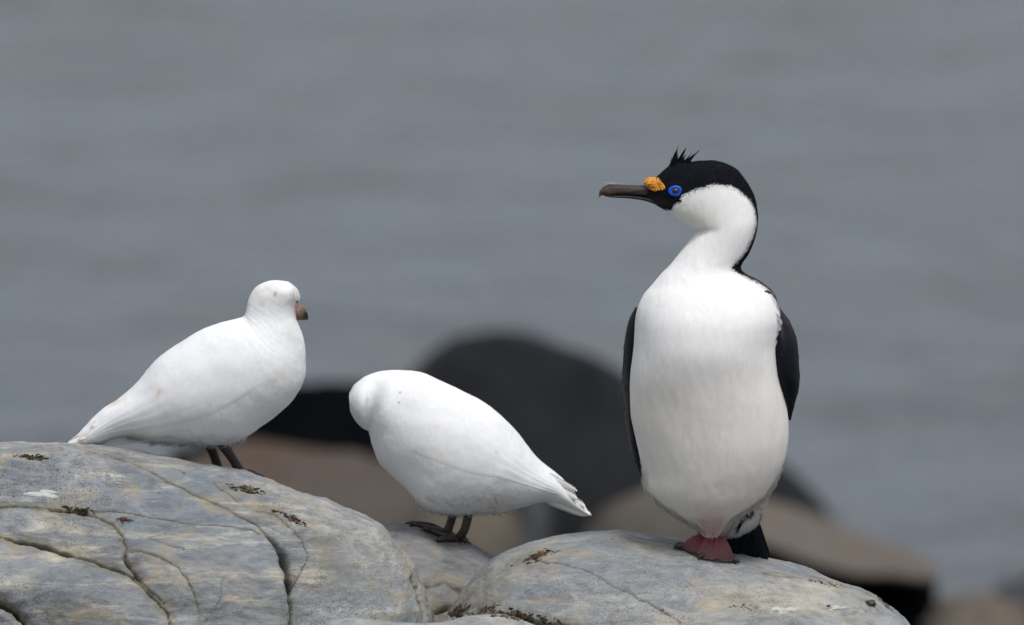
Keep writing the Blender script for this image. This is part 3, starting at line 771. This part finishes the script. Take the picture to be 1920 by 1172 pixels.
Gw2m = Gw2.copy(); Gw2m[..., 1] = 2 * YB2 - Gw2m[..., 1]
parts.append(shell_solid('wing', Gw2m, M['white'], None, cw))
for (ax, ay, bx, by, dy, w) in [(1010,925,1109,966,-.006,.008),(1010,915,1098,950,-.012,.009),(1000,900,1083,936,-.018,.010),(1010,880,1083,921,-.02,.0045),(1010,930,1104,966,.008,.008),(1005,915,1100,955,.014,.009),(1000,890,1075,925,.02,.009)]:
    mb = MB(); px_feather(mb, ax, ay, bx, by, YB2 + dy, YB2 + dy, w, (.80, .80, .78), camber=.3)
    parts.append(mb.build('tail_feather', M['white']))
A = at(672, 775, YB2 + .035); mb = MB(); V, F = tube_vf([A, A + np.array([.006, .015, -.012]), A + np.array([.012, .024, -.024])], [.010, .007, .001], 14); mb.add(V, F, (.27, .17, .085))
parts.append(mb.build('bill', M['bill']))
mb = MB(); A = at(680, 752, YB2 + .045); V, F = tube_vf([A - np.array([.002, 0, 0]), A, A + np.array([.002, 0, 0])], [.0005, .0028, .0005], 10); mb.add(V, F); parts.append(mb.build('eye', M['pupil']))
for k, (pt, pm, pf, toes_px) in enumerate([((881,952),(872,990),(860,1016),[((826,1010),(796,1000)),((836,1016),(838,1016)),((850,1019),(838,1016))]),
                                 ((852,956),(844,982),(836,1003),[((808,992),(768,986)),((815,1000),(790,994)),((840,1004),(850,1006))])]):
    dyk = 0 if k == 0 else .03
    A0 = at(*pt, YB2 + dyk); hf = hit([BV['M']], *pf)
    if hf is None or k == 1:
        f0 = at(pf[0], pf[1], YB2 + dyk); z = down([BV['M']], f0[0], f0[1]); f0[2] = max(z, 0) + .004
    else: f0 = hf[0] + np.array([0, 0, .004])
    toes = []
    for (x1, y1), (x2, y2) in toes_px[:1]:
        q1 = at(x1, y1, f0[1]); q1[2] = down([BV['M']], q1[0], f0[1]) + .007
        q2 = at(x2, y2, f0[1]); q2[2] = down([BV['M']], q2[0], f0[1]) + .005
        toes.append(dict(p=[f0, q1, q2], r=[.0068, .0062, .0052]))
    for dx, dyy in ((-.034, -.03), (-.04, .028), (.014, -.002)):
        q1 = f0 + np.array([dx * .5, dyy * .5, 0]); q1[2] = down([BV['M']], q1[0], q1[1]) + .007
        q2 = f0 + np.array([dx, dyy, 0]); q2[2] = down([BV['M']], q2[0], q2[1]) + .004
        toes.append(dict(p=[f0, q1, q2], r=[.0065, .0055, .0045]))
    mid_ = at(*pm, YB2 + dyk)
    parts.append(bird_leg('leg', [A0, mid_, f0 + np.array([.002, 0, .004])], [.0078, .0070, .0078], toes, None, M['leg']))
parts.append(plumage('belly_fluff', Gb2, 5200, M['whitef'], None, cf2, .013, .0015, .36, jitter=.35,
    keep=lambda x, y, p, n: (y > 925) & (x > 760) & (x < 960) & (n[:, 2] < -.3)))
adopt(sb2, *parts)

# ------------------------------------------------------------------ the cormorant
hs_ = hit([BV['R']], 1330, 1044); YS = float(hs_[0][1]) + .012
st3 = [
 (1314,1006,1349,1006,.018,.018),(1302,988,1362,990,.030,.030),(1266,964,1388,966,.052,.055),(1229,938,1428,937,.072,.08),(1209,915,1450,912,.082,.09),
 (1203,880,1468,876,.092,.10),(1193,830,1477,836,.100,.105),(1184,785,1479,795,.104,.11),(1181,740,1474,750,.108,.11),(1182,700,1463,700,.113,.11),
 (1188,655,1457,655,.118,.11),(1190,625,1460,622,.115,.11),(1192,598,1463,597,.110,.105),(1197,575,1459,572,.100,.10),(1208,552,1448,547,.086,.092),
 (1224,533,1425,529,.070,.080),(1240,514,1397,514,.058,.066),(1259,495,1389,498,.050,.052),(1279,470,1404,474,.045,.045),(1298,446,1415,447,.042,.042),
 (1306,433,1421,420,.040,.040),(1293,424,1421,398,.0385,.0385),(1272,412,1415,370,.037,.037),(1254,401,1400,341,.035,.035),(1242,391,1378,314,.0325,.0325),
 (1234,386,1345,301,.029,.029),(1226,381,1305,302,.024,.024),(1219,377,1262,308,.0175,.0175),(1214,374,1232,331,.012,.012),(1212,371,1216,345,.008,.008)]
st3 = [(*q, YS) for q in st3]
Gs = loft(st3, 520, 260)
CAP = [(1212,300),(1200,344),(1208,376),(1243,394),(1258,395),(1266,384),(1279,379),(1276,373),(1283,365),(1297,357),(1312,353),(1330,347),(1346,346),(1369,348),(1384,356),(1399,367),(1412,385),
       (1417.5,403),(1418.5,419),(1414,439),(1403,465),(1392,480),(1379,493),(1371,503),(1380,510),(1400,520),(1418,528),(1432,536.5),(1444,547),(1454,561),(1466,583),(1560,590),(1560,200),(1212,200)]
BLK = np.array([.0075, .009, .014])
def shagcol(px, py, p, n):
    jx = px + rng.normal(0, 1.6, px.shape); jy = py + rng.normal(0, 1.6, px.shape)
    c = np.ones(px.shape + (3,)) * np.array([.82, .825, .84])
    cream = smooth(640, 760, py) * (1 - .55 * smooth(940, 985, py))
    c = c * (1 - cream[..., None] * np.array([.05, .075, .12]))
    face = blot(px, py, 1310, 400, 50, 28) * .8
    c = c * (1 - face * np.array([.04, .06, .12]))
    thr = blot(px, py, 1318, 430, 14, 3) * .5; c = c * (1 - thr) + np.array([.7, .55, .36]) * thr
    st = .05 * vnoise(p, (60, 60, 9), 3)[..., None] * smooth(600, 700, py)[..., None]
    c = c * (1 - np.abs(st))
    pk = (smooth(930, 985, py) * np.exp(-((px - 1335) / 32) ** 2))[..., None] * .7
    c = c * (1 - pk) + np.array([.62, .40, .40]) * pk
    bk = inpoly(jx, jy, CAP)
    bk |= ((n[..., 1] > .25) & (jy > 500) & (jy < 960)) | ((n[..., 1] > .6) & (jx > 1390) & (jy > 430))
    bk |= (np.hypot((px - 1438) / 5, (py - 546) / 3) < 1)
    c = np.where(bk[..., None], BLK * np.where(py < 400, 1.0, 1)[..., None], c)
    sk = (blot(px, py, 1235, 378, 30, 7, 14) * .8 * (py < 396)[..., None])
    c = np.where(bk[..., None], c * (1 - sk) + np.array([.035, .03, .03]) * sk, c)
    return c
Gs = relief(Gs, .0014, (14, 14, 9), .0005, (80, 80, 20), 71, (.016, .007), .0001)
px_, py_ = proj(Gs); ns_ = gridnormals(Gs); cc = Gs.mean(1, keepdims=True)
if ((Gs - cc) * ns_).sum(-1).mean() < 0: ns_ = -ns_
b3 = loft_mesh('body', Gs, M['shag'], None, shagcol(px_, py_, Gs, ns_)); bv3 = bvh_of(b3)
sh = empty('cormorant', hs_[0], 'tall black and white cormorant with bright blue eye-ring and orange nose knob', 'bird')
parts = [b3]
SKIN = [(1200,340),(1206,380),(1245,398),(1262,398),(1280,379),(1288,358),(1282,342),(1262,339),(1246,344),(1226,330)]
def edge_keep(x, y, p, n):
    d, _ = polydist(x, y, CAP[2:-2])
    side = np.abs(n[:, 1]) < .40
    blk = inpoly(x, y, CAP) | ((n[:, 1] > .25) & (y > 500))
    k = (d < 5) | blk | (side & (y > 840) & (rng.random(len(x)) < .28 * smooth(840, 930, y)))
    return k & ~inpoly(x, y, SKIN)
parts.append(plumage('plumage', Gs, 120000, M['shagf'], None, shagcol,
    lambda x, y: np.interp(y, [300, 420, 520, 650, 880, 950, 1006], [.0038, .005, .006, .007, .010, .014, .016]),
    lambda x, y: np.interp(y, [300, 450, 520, 1000], [.0007, .0009, .0012, .0012]),
    lambda x, y: np.interp(y, [300, 450, 520, 850, 930, 1006], [.08, .06, .04, .10, .32, .30]), jitter=.2, keep=edge_keep))
# crest of loose plumes on the forehead
mb = MB(); rc = random.Random(12)
# (root px, tip px, count): loose bundles, finest at the tips
TUF = [(1257,316,1260,296,5),(1260,313,1265,288,5),(1262,312,1271,275,9),(1266,311,1269,286,6),(1269,310,1281,283,6),(1272,309,1288,276,9),(1277,308,1286,290,6),(1281,307,1297,287,6),(1285,306,1311,282,8),(1288,305,1300,294,4)]
for a, b_, c, d, cnt in TUF:
    y0 = YS + rc.uniform(-.006, .006)
    for k in range(cnt):
        ra, rb = a + rc.uniform(-4, 4), b_ + rc.uniform(1, 6)
        f = rc.uniform(.55, 1.0) if k else 1.06
        ta, tb = a + (c - a) * f + rc.uniform(-1.4, 1.4), b_ + (d - b_) * f
        y1 = y0 + rc.uniform(-.005, .005)
        V, F = tube_vf([at(ra, rb, y0), at((ra + ta) / 2 + rc.uniform(-1, 1) - .08 * (c - a), (rb + tb) / 2, (y0 + y1) / 2), at(ta, tb, y1)], [.0021, .0013, .00012], 5); mb.add(V, F, (.006, .007, .010))
parts.append(mb.build('crest', M['black']))
# bill: two mandibles
up = [(1262,380,1262,350,.0150),(1240,375.5,1240,346,.0125),(1222,372,1222,344,.0105),(1208,369.5,1208,347,.0092),(1193,367.5,1193,347.5,.0082),(1175,366.3,1175,347,.0074),(1158,366,1158,346,.0068),(1146,366,1146,345.5,.0066),(1136,366,1136,348,.0062),(1129,366.5,1129,352.5,.0052),(1125,368,1124.5,358,.0038),(1124,372,1122.8,365,.0018)]
upg = loft([(*q, q[4], YS) for q in up], 90, 36)
def billcol(G):
    px, py = proj(G); c = np.ones(G.shape) * np.array([.030, .025, .025])
    for x, y, rx, ry, col, am in ((1160,358,26,4,(.10,.078,.07),.8),(1142,361,10,5,(.20,.115,.07),.7),(1138,352,7,3,(.15,.12,.11),.6),(1126,364,4,8,(.22,.13,.08),.5),(1195,352,26,3,(.085,.07,.065),.6),(1200,362,25,3,(.09,.07,.065),.5),(1240,372,22,3,(.075,.065,.062),.6)):
        k = blot(px, py, x, y, rx, ry) * am; c = c * (1 - k) + np.array(col) * k
    return c * (1.1 + .7 * vnoise(G, (70, 60, 480), 6) + .3 * vnoise(G, 400, 8))[..., None]
parts.append(loft_mesh('upper_mandible', upg, M['bill'], None, billcol(upg)))
lo = [(1264,394,1264,379,.0150),(1250,393,1250,377,.0130),(1238,388,1238,374,.0115),(1225,382,1225,371.5,.0098),(1210,377,1210,369,.0084),(1195,374,1195,367,.0072),(1177,372,1177,365.8,.0062),(1158,371,1158,365.6,.0055),(1143,369.8,1143,365.8,.0045),(1133,367.5,1133,366,.002)]
log = loft([(*q, q[4], YS) for q in lo], 70, 30)
parts.append(loft_mesh('lower_mandible', log, M['bill'], None, billcol(log) * .8))
mb = MB()                                   # a little down caught on the bill
for k in range(26):
    x = random.gauss(1150, 7); A = at(x, 346.5, YS + random.uniform(-.004, .004))
    V, F = tube_vf([A, A + np.array([random.gauss(0, .002), 0, .002]), A + np.array([random.gauss(0, .005), 0, random.uniform(.002, .005)])], [.0003, .0003, .0001], 4); mb.add(V, F, (.5, .4, .38))
parts.append(mb.build('down_fluff', M['white']))
# caruncle: a saddle of little warts over the bill base
CARP = [(1208,343),(1211,337),(1217,333.5),(1226,332),(1234,335),(1241,343),(1247,352),(1243,355.5),(1234,356.5),(1228,358.5),(1221,356),(1213,351),(1209,348)]
Cc = at(1226, 345, YS)
import bmesh
bm_ = bmesh.new()
for k in range(620):
    x, y = random.uniform(1207, 1248), random.uniform(331, 360)
    if not inpoly(np.array(x), np.array(y), CARP): continue
    dd, _ = polydist(np.array(x), np.array(y), CARP + [CARP[0]])
    yoff = .0145 * min(1, .5 + float(dd) / 9) * (1.0 if x > 1214 else .85) * (.75 + .25 * smooth(333, 345, y))
    hh_ = hit([bv3], x, y)
    if hh_ is not None: yoff = max(yoff, abs(hh_[0][1] - YS) + .0006)
    for s in (-1, 1):
        c = at(x, y, YS + s * yoff); r_ = random.uniform(.0010, .0019)
        m4 = __import__('mathutils').Matrix.Translation(Vector(c)) @ __import__('mathutils').Matrix.Diagonal((r_, r_ * 1.1, r_ * random.uniform(.8, 1.2), 1))
        bmesh.ops.create_icosphere(bm_, subdivisions=1, radius=1, matrix=m4)
me = bpy.data.meshes.new('caruncle'); bm_.to_mesh(me); bm_.free(); me.materials.append(M['car'])
me.polygons.foreach_set('use_smooth', [True] * len(me.polygons))
car = link(bpy.data.objects.new('caruncle', me))
cst = [(1211,346,1211,341,.008),(1216,351,1216,337,.0125),(1223,355,1224,335,.0138),(1231,355,1232,337,.0138),(1239,354,1240,344,.0138),(1245,354,1245,351,.012)]
Gc = loft([(*q, q[4], YS) for q in cst], 24, 24)
cb = loft_mesh('caruncle_base', Gc, M['car']); cb.parent = car
parts.append(car)
# eyes
he = hit([bv3], 1266.5, 358)
for s in (1, -1):
    c = he[0].copy(); n = he[1].copy(); c[1] = YS + (c[1] - YS) * s; n[1] *= s
    n = n * .35 + np.array([0, -s * 1.0, 0]); n /= np.linalg.norm(n)
    a1 = np.cross(n, (0, 0, 1)); a1 /= np.linalg.norm(a1); a2 = np.cross(n, a1)
    th1 = np.linspace(0, 2 * np.pi, 40, endpoint=False); th2 = np.linspace(0, 2 * np.pi, 14, endpoint=False)
    Rm, rm = .0082, .0034
    G = np.zeros((41, 14, 3))
    for i, t1 in enumerate(np.r_[th1, 0]):
        rd = a1 * math.cos(t1) + a2 * math.sin(t1) * .74
        G[i] = c + n * .0005 + rd * (Rm + rm * np.cos(th2))[:, None] + n * (.0014 * np.sin(th2))[:, None]
    ring = mesh('eye_ring', G.reshape(-1, 3), gridfaces(41, 14, True), M['ring'])
    th = np.linspace(0, np.pi, 14); ph = np.linspace(0, 2 * np.pi, 24, endpoint=False)
    E = c + n * .0006 + 0.0058 * (np.cos(th)[:, None, None] * n * .6 + np.sin(th)[:, None, None] * (np.cos(ph)[None, :, None] * a1 + np.sin(ph)[None, :, None] * a2 * .8))
    ey = mesh('eye', E.reshape(-1, 3), gridfaces(14, 24, True), M['pupil'])
    ring.parent = ey; parts.append(ey)
# wings
def wing(st, name, rows, seed):
    r_ = np.random.default_rng(seed)
    Gw = loft(st, 80, 60)
    bc = np.ones(Gw.shape) * BLK
    w = loft_mesh(name, Gw, M['black'], None, bc)
    nn = gridnormals(Gw); c_ = Gw.mean(1, keepdims=True)
    if ((Gw - c_) * nn).sum(-1).mean() < 0: nn = -nn
    n_, m_ = Gw.shape[:2]
    for row in range(rows):
        t0 = row / rows
        for j in range(0, m_, 3):
            i0 = int((.01 + .60 * t0) * n_ + 3 * (j % 4)); i1 = min(n_ - 1, i0 + int(n_ * (.17 + .30 * t0)))
            jj = (j + (row % 2)) % m_
            A_0 = Gw[i0, jj] - nn[i0, jj] * .001; B_0 = Gw[i1, jj] + nn[i1, jj] * .0001
            sd = np.cross(nn[i0, jj], B_0 - A_0)
            if np.linalg.norm(B_0 - A_0) < .004: continue
            V, F = feather_vf(A_0, B_0, .0050, sd, camber=.2, nl=8, nw=4, tip=.6)
            k_ = r_.uniform(.5, 2.4)
            mb = MB(); mb.add(V, F, tuple(BLK * k_ * np.array([1.15, 1.0, 1.0])))
            mb.build('feather', M['black'], w)
    return w
wl = [(1191,577,1203,580,.006,.02,YS+.045),(1178,604,1212,602,.03,.045,YS+.05),(1170,650,1216,650,.042,.055,YS+.052),(1167,718,1222,720,.048,.06,YS+.055),(1171,780,1228,780,.045,.055,YS+.058),(1180,830,1230,830,.035,.045,YS+.062),(1193,874,1228,874,.022,.03,YS+.065),(1206,901,1212,902,.003,.003,YS+.068)]
wr = [(1440,560,1462,577,.02,.03,YS+.03),(1444,590,1475,595,.035,.045,YS+.022),(1440,612,1485,611,.045,.055,YS+.016),(1438,645,1495,642,.052,.06,YS+.012),(1444,690,1499,698,.052,.06,YS+.012),(1452,725,1498,728,.044,.05,YS+.014),(1462,758,1490,758,.028,.035,YS+.018),(1478,786,1482,788,.003,.003,YS+.022)]
parts.append(wing(wl, 'wing', 6, 1)); parts.append(wing(wr, 'wing', 6, 2))
for (ax, ay, bx, by, w_) in [(1440,584,1466,609,.007),(1442,592,1461,624,.009),(1438,606,1457,640,.009),(1438,622,1458,662,.008)]:
    mb = MB(); px_feather(mb, ax, ay, bx, by, YS - .045, YS - .028, w_, (.83, .835, .85), camber=.1, tip=.5)
    parts.append(mb.build('shoulder_feather', M['shag']))
# undertail tuft and tail
tst = [(1350,1001,1372,1002,.014,.02),(1352,992,1398,993,.026,.03),(1356,975,1419,976,.034,.04),(1362,958,1428,952,.036,.045),(1370,930,1430,930,.036,.05),(1380,900,1425,900,.03,.04)]
Gt = loft([(*q, YS + .045) for q in tst], 50, 50)
def tuftcol(px, py, p, n):
    c = np.ones(px.shape + (3,)) * np.array([.80, .80, .81])
    d, _ = polydist(px, py, [(1385,988),(1392,975),(1400,962),(1410,950)])
    d2, _ = polydist(px, py, [(1413,992),(1424,975),(1428,955)])
    k = ((d < 3.4) | (d2 < 2.0))[..., None]
    return np.where(k | (n[..., 1:2] > .4), BLK, c)
px_, py_ = proj(Gt)
tf_ = loft_mesh('undertail_tuft', Gt, M['shag'], None, tuftcol(px_, py_, Gt, np.zeros_like(Gt))); parts.append(tf_)
pp = plumage('plumage', Gt, 7000, M['shagf'], None, tuftcol, .013, .0012, .30, jitter=.25); pp.parent = tf_
for k in range(9):
    t = k / 8
    mb = MB(); px_feather(mb, 1372 + 34 * t, 955, 1352 + 86 * t, 1062 - 10 * t, YS + .075 + .01 * math.sin(k * 2.2), YS + .11 + .012 * (k % 2), .0085, tuple(BLK * (.8 + .2 * (k % 3))), camber=.25, tip=.15)
    parts.append(mb.build('tail_feather', M['black']))
mb = MB(); px_feather(mb, 1240, 516, 1235, 523, YS + .0, YS, .0012, (.03, .03, .035), camber=.3); parts.append(mb.build('loose_feather', M['black']))
# leg and webbed foot
ank = at(1340, 1010, YS); legtop = at(1332, 972, YS + .002)
V, F = tube_vf([legtop, at(1336, 995, YS), ank, at(1340, 1020, YS - .002)], [.014, .0135, .0145, .016], 20); mb = MB(); mb.add(V, F, (.16, .026, .035))
leg = mb.build('leg', M['foot']); parts.append(leg)
tips = [hit([BV['R']], x, y)[0] for x, y in ((1269,1031),(1314,1050),(1354,1057),(1381,1058))]
rad0 = [at(x, y, YS - .012) for x, y in ((1312,1001),(1325,1003),(1344,1005),(1358,1006))]
NU, NV = 73, 30
G = np.zeros((NU, NV, 3)); C = np.zeros((NU, NV, 3))
tipc = crom(np.array(tips), NU); rootc = crom(np.array(rad0), NU)
tu = np.linspace(0, 3, NU)
rid = np.exp(-((tu - np.round(tu)) / .16) ** 2)
for i in range(NU):
    ext = 1 - .04 * (1 - rid[i])
    for j in range(NV):
        v = j / (NV - 1); q = rootc[i] * (1 - v * ext) + tipc[i] * v * ext
        zr = down([BV['R']], q[0], q[1])
        zl = max(q[2] + .0015 * math.sin(math.pi * v) , zr + .0035 + .0055 * rid[i] * (1 - .3 * v))
        zl += .0038 * rid[i] * math.sin(math.pi * min(1, v * 1.05)) + .0007 * math.sin(v * 26) * rid[i]
        G[i, j] = (q[0], q[1] - .004 * math.sin(math.pi * v), zl)
        pk = np.array([.135, .020, .030]) * (1 + .25 * rid[i] * (1 - v)); gr = np.array([.035, .030, .030])
        k = min(1, max(0, (v - .84) / .12)) ; k = max(k, .75 * max(0, (v - .30) / .65) * (1 - .6 * rid[i]))
        C[i, j] = pk * (1 - k) + gr * k
B2 = G.copy()
for i in range(NU):
    for j in range(NV):
        B2[i, j, 2] = min(G[i, j, 2] - .002, down([BV['R']], G[i, j, 0], G[i, j, 1]) + .0002)
B2[:, :6, 2] = G[:, :6, 2] - .006
V = np.vstack([G.reshape(-1, 3), B2.reshape(-1, 3)]); n = NU * NV
F = [tuple(f) for f in gridfaces(NU, NV)] + [tuple(f[::-1] + n) for f in gridfaces(NU, NV)]
for i in range(NU - 1):
    F.append((i * NV + NV - 1, (i + 1) * NV + NV - 1, (i + 1) * NV + NV - 1 + n, i * NV + NV - 1 + n)); F.append(((i + 1) * NV, i * NV, i * NV + n, (i + 1) * NV + n))
for j in range(NV - 1):
    F.append((j, j + 1, j + 1 + n, j + n)); q = (NU - 1) * NV + j; F.append((q + 1, q, q + n, q + 1 + n))
cB = np.tile((.018, .014, .015), (n, 1))
web = mesh('webbed_foot', V, F, M['foot'], leg, True, None, np.vstack([C.reshape(-1, 3), cB]))
for kt, tp_ in enumerate(tips):
    if kt == 2: continue
    sc_ = .7 if kt == 1 else 1.0
    d = tp_ - at(1340, 1012, YS - .01); d[2] = 0; d /= np.linalg.norm(d)
    mb = MB(); V, F = tube_vf([tp_ - d * .010 + (0, 0, .0065), tp_ - d * .001 + (0, 0, .0068), tp_ + d * .005 + (0, 0, .0025)], [.0048 * sc_, .0052 * sc_, .0012], 12); mb.add(V, F, (.032, .027, .026))
    mb.build('toe_tip', M['foot'], leg)
parts.append(plumage('belly_fluff', Gs, 11000, M['shagf'], None, shagcol, lambda x, y: np.interp(y, [860, 930, 1006], [.011, .016, .021]), .0011,
    lambda x, y: np.interp(y, [860, 930, 985, 1006], [.2, .40, .25, .15]), jitter=.25,
    keep=lambda x, y, p, n: (y > 965) | ((y > 870) & (np.abs(n[:, 1]) < .30))))
adopt(sh, *parts)

# ------------------------------------------------------------------ small things lying on the rocks
allb = [BV['L'], BV['R'], BV['M'], BV['S']]
def frame(n):
    a = np.cross(n, (0, 1, 0)); a /= np.linalg.norm(a); return a, np.cross(a, n)

def debris(name, cx, cy, rx, ry, ang, cnt, cols, label, cat, size=(.0015, .004), seed=1, hgt=1.0):
    r_ = random.Random(seed); mb = MB(); ca, sa = math.cos(R(ang)), math.sin(R(ang))
    for k in range(int(cnt * .7)):
        u, v = r_.gauss(0, .42), r_.gauss(0, .42)
        x = cx + u * rx * ca - v * ry * sa; y = cy + u * rx * sa + v * ry * ca
        h_ = hit(allb, x, y)
        if h_ is None: continue
        p, n = h_[0], h_[1]; s = r_.uniform(*size); col = r_.choice(cols); col = tuple(c * r_.uniform(.6, 1.3) for c in col)
        a, b_ = frame(n); t_ = r_.uniform(0, 6.28); d = a * math.cos(t_) + b_ * math.sin(t_)
        d = d * .8 + np.array([ca, 0, -sa]) * .6
        if r_.random() < .45:
            V, F = tube_vf([p + n * .0004, p + n * s * .5 * hgt + d * s * .8, p + d * s * 2 + n * s * r_.uniform(0, .7) * hgt], [s * .16, s * .2, s * .06], 5)
        else:
            P_ = []
            for q in range(6):
                an = q * math.pi / 3 + r_.uniform(-.3, .3); P_.append(p + (d * math.cos(an) * 1.4 + np.cross(n, d) * math.sin(an) * .6) * s * r_.uniform(.6, 1.1) + n * s * .08)
            top = [q + n * s * .45 * hgt * r_.uniform(.5, 1.5) - (q - p) * .3 for q in P_]
            V = P_ + top; F = [(5, 4, 3, 2, 1, 0), (6, 7, 8, 9, 10, 11)] + [(q, (q + 1) % 6, 6 + (q + 1) % 6, 6 + q) for q in range(6)]
        mb.add(V, F, col)
    o = mb.build(name, M['debris'], None, False)
    return thing(o, label, cat)
br = [(.11, .075, .05), (.06, .042, .03), (.17, .125, .085), (.03, .024, .02)]
dk = [(.03, .032, .018), (.02, .02, .014), (.06, .055, .03), (.08, .07, .04)]
rd = [(.12, .05, .035), (.08, .035, .028), (.14, .09, .065)]
debris('moss_clump', 58, 858, 38, 6, 4, 150, dk, 'dark dried moss on top of the left boulder near the left edge', 'moss', seed=2)
debris('plant_debris', 467, 918, 42, 8, 8, 170, br + dk[:1], 'crumbly brown plant litter on the left boulder below the legs of the standing bird', 'debris', seed=3)
debris('bark_strip', 548, 972, 34, 6, 26, 130, br, 'broken strip of dark bark on the right shoulder of the left boulder', 'debris', seed=4)
debris('leaf_fragment', 230, 974, 15, 4, 3, 50, rd, 'small reddish brown leaf scrap beside the crack on the left boulder', 'debris', seed=5)
debris('moss_clump', 148, 957, 26, 6, 8, 110, dk, 'dark moss filling the middle of the upper crack on the left boulder', 'moss', seed=6)
debris('bark_strip', 1007, 1043, 38, 8, -20, 190, br, 'crumbling brown bark strip on the left shoulder of the cormorant boulder', 'debris', seed=8)
debris('plant_debris', 975, 1155, 60, 10, 8, 260, dk + br, 'mossy brown litter in the crack at the foot of the cormorant boulder', 'debris', seed=9)
debris('plant_debris', 862, 1146, 22, 10, -40, 110, br + rd, 'rusty brown litter wedged at the left foot of the cormorant boulder', 'debris', seed=10)
debris('plant_debris', 915, 1140, 30, 6, -20, 100, br + rd, 'rusty brown crumbs on the lower left flank of the cormorant boulder', 'debris', seed=15, size=(.001, .003))
debris('plant_debris', 1552, 1095, 45, 5, 12, 60, br, 'thin line of brown twigs on the right shoulder of the cormorant boulder', 'debris', seed=11, size=(.001, .0028))
debris('plant_debris', 1660, 1128, 26, 5, 32, 60, dk, 'dark twigs right of the black pebble on the cormorant boulder', 'debris', seed=12, size=(.001, .003))
debris('lichen_crumbs', 1395, 1138, 40, 7, 3, 60, br, 'brown crumbs below the webbed foot of the cormorant', 'debris', seed=13, size=(.0008, .002))

def dropping(cx, cy, rx, ry, label, seed):
    r_ = random.Random(seed); NR, NA = 7, 36; V = []; C = []
    w = [1 + .28 * math.sin(3 * a + seed) + .2 * math.sin(5 * a + seed * 2) for a in np.linspace(0, 2 * math.pi, NA, endpoint=False)]
    for i in range(NR):
        for j in range(NA):
            a = 2 * math.pi * j / NA; q = i / (NR - 1)
            h_ = hit(allb, cx + rx * q * w[j] * math.cos(a), cy + ry * q * w[j] * math.sin(a))
            V.append(h_[0] + h_[1] * (.0016 * (1 - q ** 4) + .0002 - .001 * (q == 1)) + h_[1] * .0005 * r_.random()); C.append((.50, .51, .52) if r_.random() > .2 else (.33, .32, .3))
    F = [tuple(f) for f in gridfaces(NR, NA, True)]
    o = mesh('bird_dropping', np.array(V), F, M['drop'], None, True, None, np.array(C))
    return thing(o, label, 'dropping')
dropping(1470, 1144, 25, 5.5, 'white bird dropping on the cormorant boulder below and right of the tail', 3)
dropping(82, 926, 28, 7, 'white bird dropping on the left boulder above the upper crack', 5)
dropping(1570, 1140, 18, 4, 'smaller white bird dropping near the right end of the cormorant boulder', 8)
def pebble(px, py, r, label, seed, col=(.02, .02, .024)):
    h_ = hit(allb, px, py); bm = bmesh.new(); bmesh.ops.create_icosphere(bm, subdivisions=3, radius=1)
    for v in bm.verts:
        k = 1 + .35 * mnoise.noise(v.co * 1.6 + Vector((seed, 0, 0)))
        v.co = Vector((v.co.x * r * 1.3 * k, v.co.y * r * k, v.co.z * r * .7 * k))
    me = bpy.data.meshes.new('pebble'); bm.to_mesh(me); bm.free(); me.polygons.foreach_set('use_smooth', [True] * len(me.polygons)); me.materials.append(M['leg'])
    o = link(bpy.data.objects.new('pebble', me)); o.location = h_[0] + h_[1] * r * .3
    thing(o, label, 'pebble')
pebble(1631, 1133, .0075, 'black pebble near the right end of the cormorant boulder', 3)
pebble(1553, 1137, .0025, 'tiny dark crumb of stone left of the black pebble', 4)
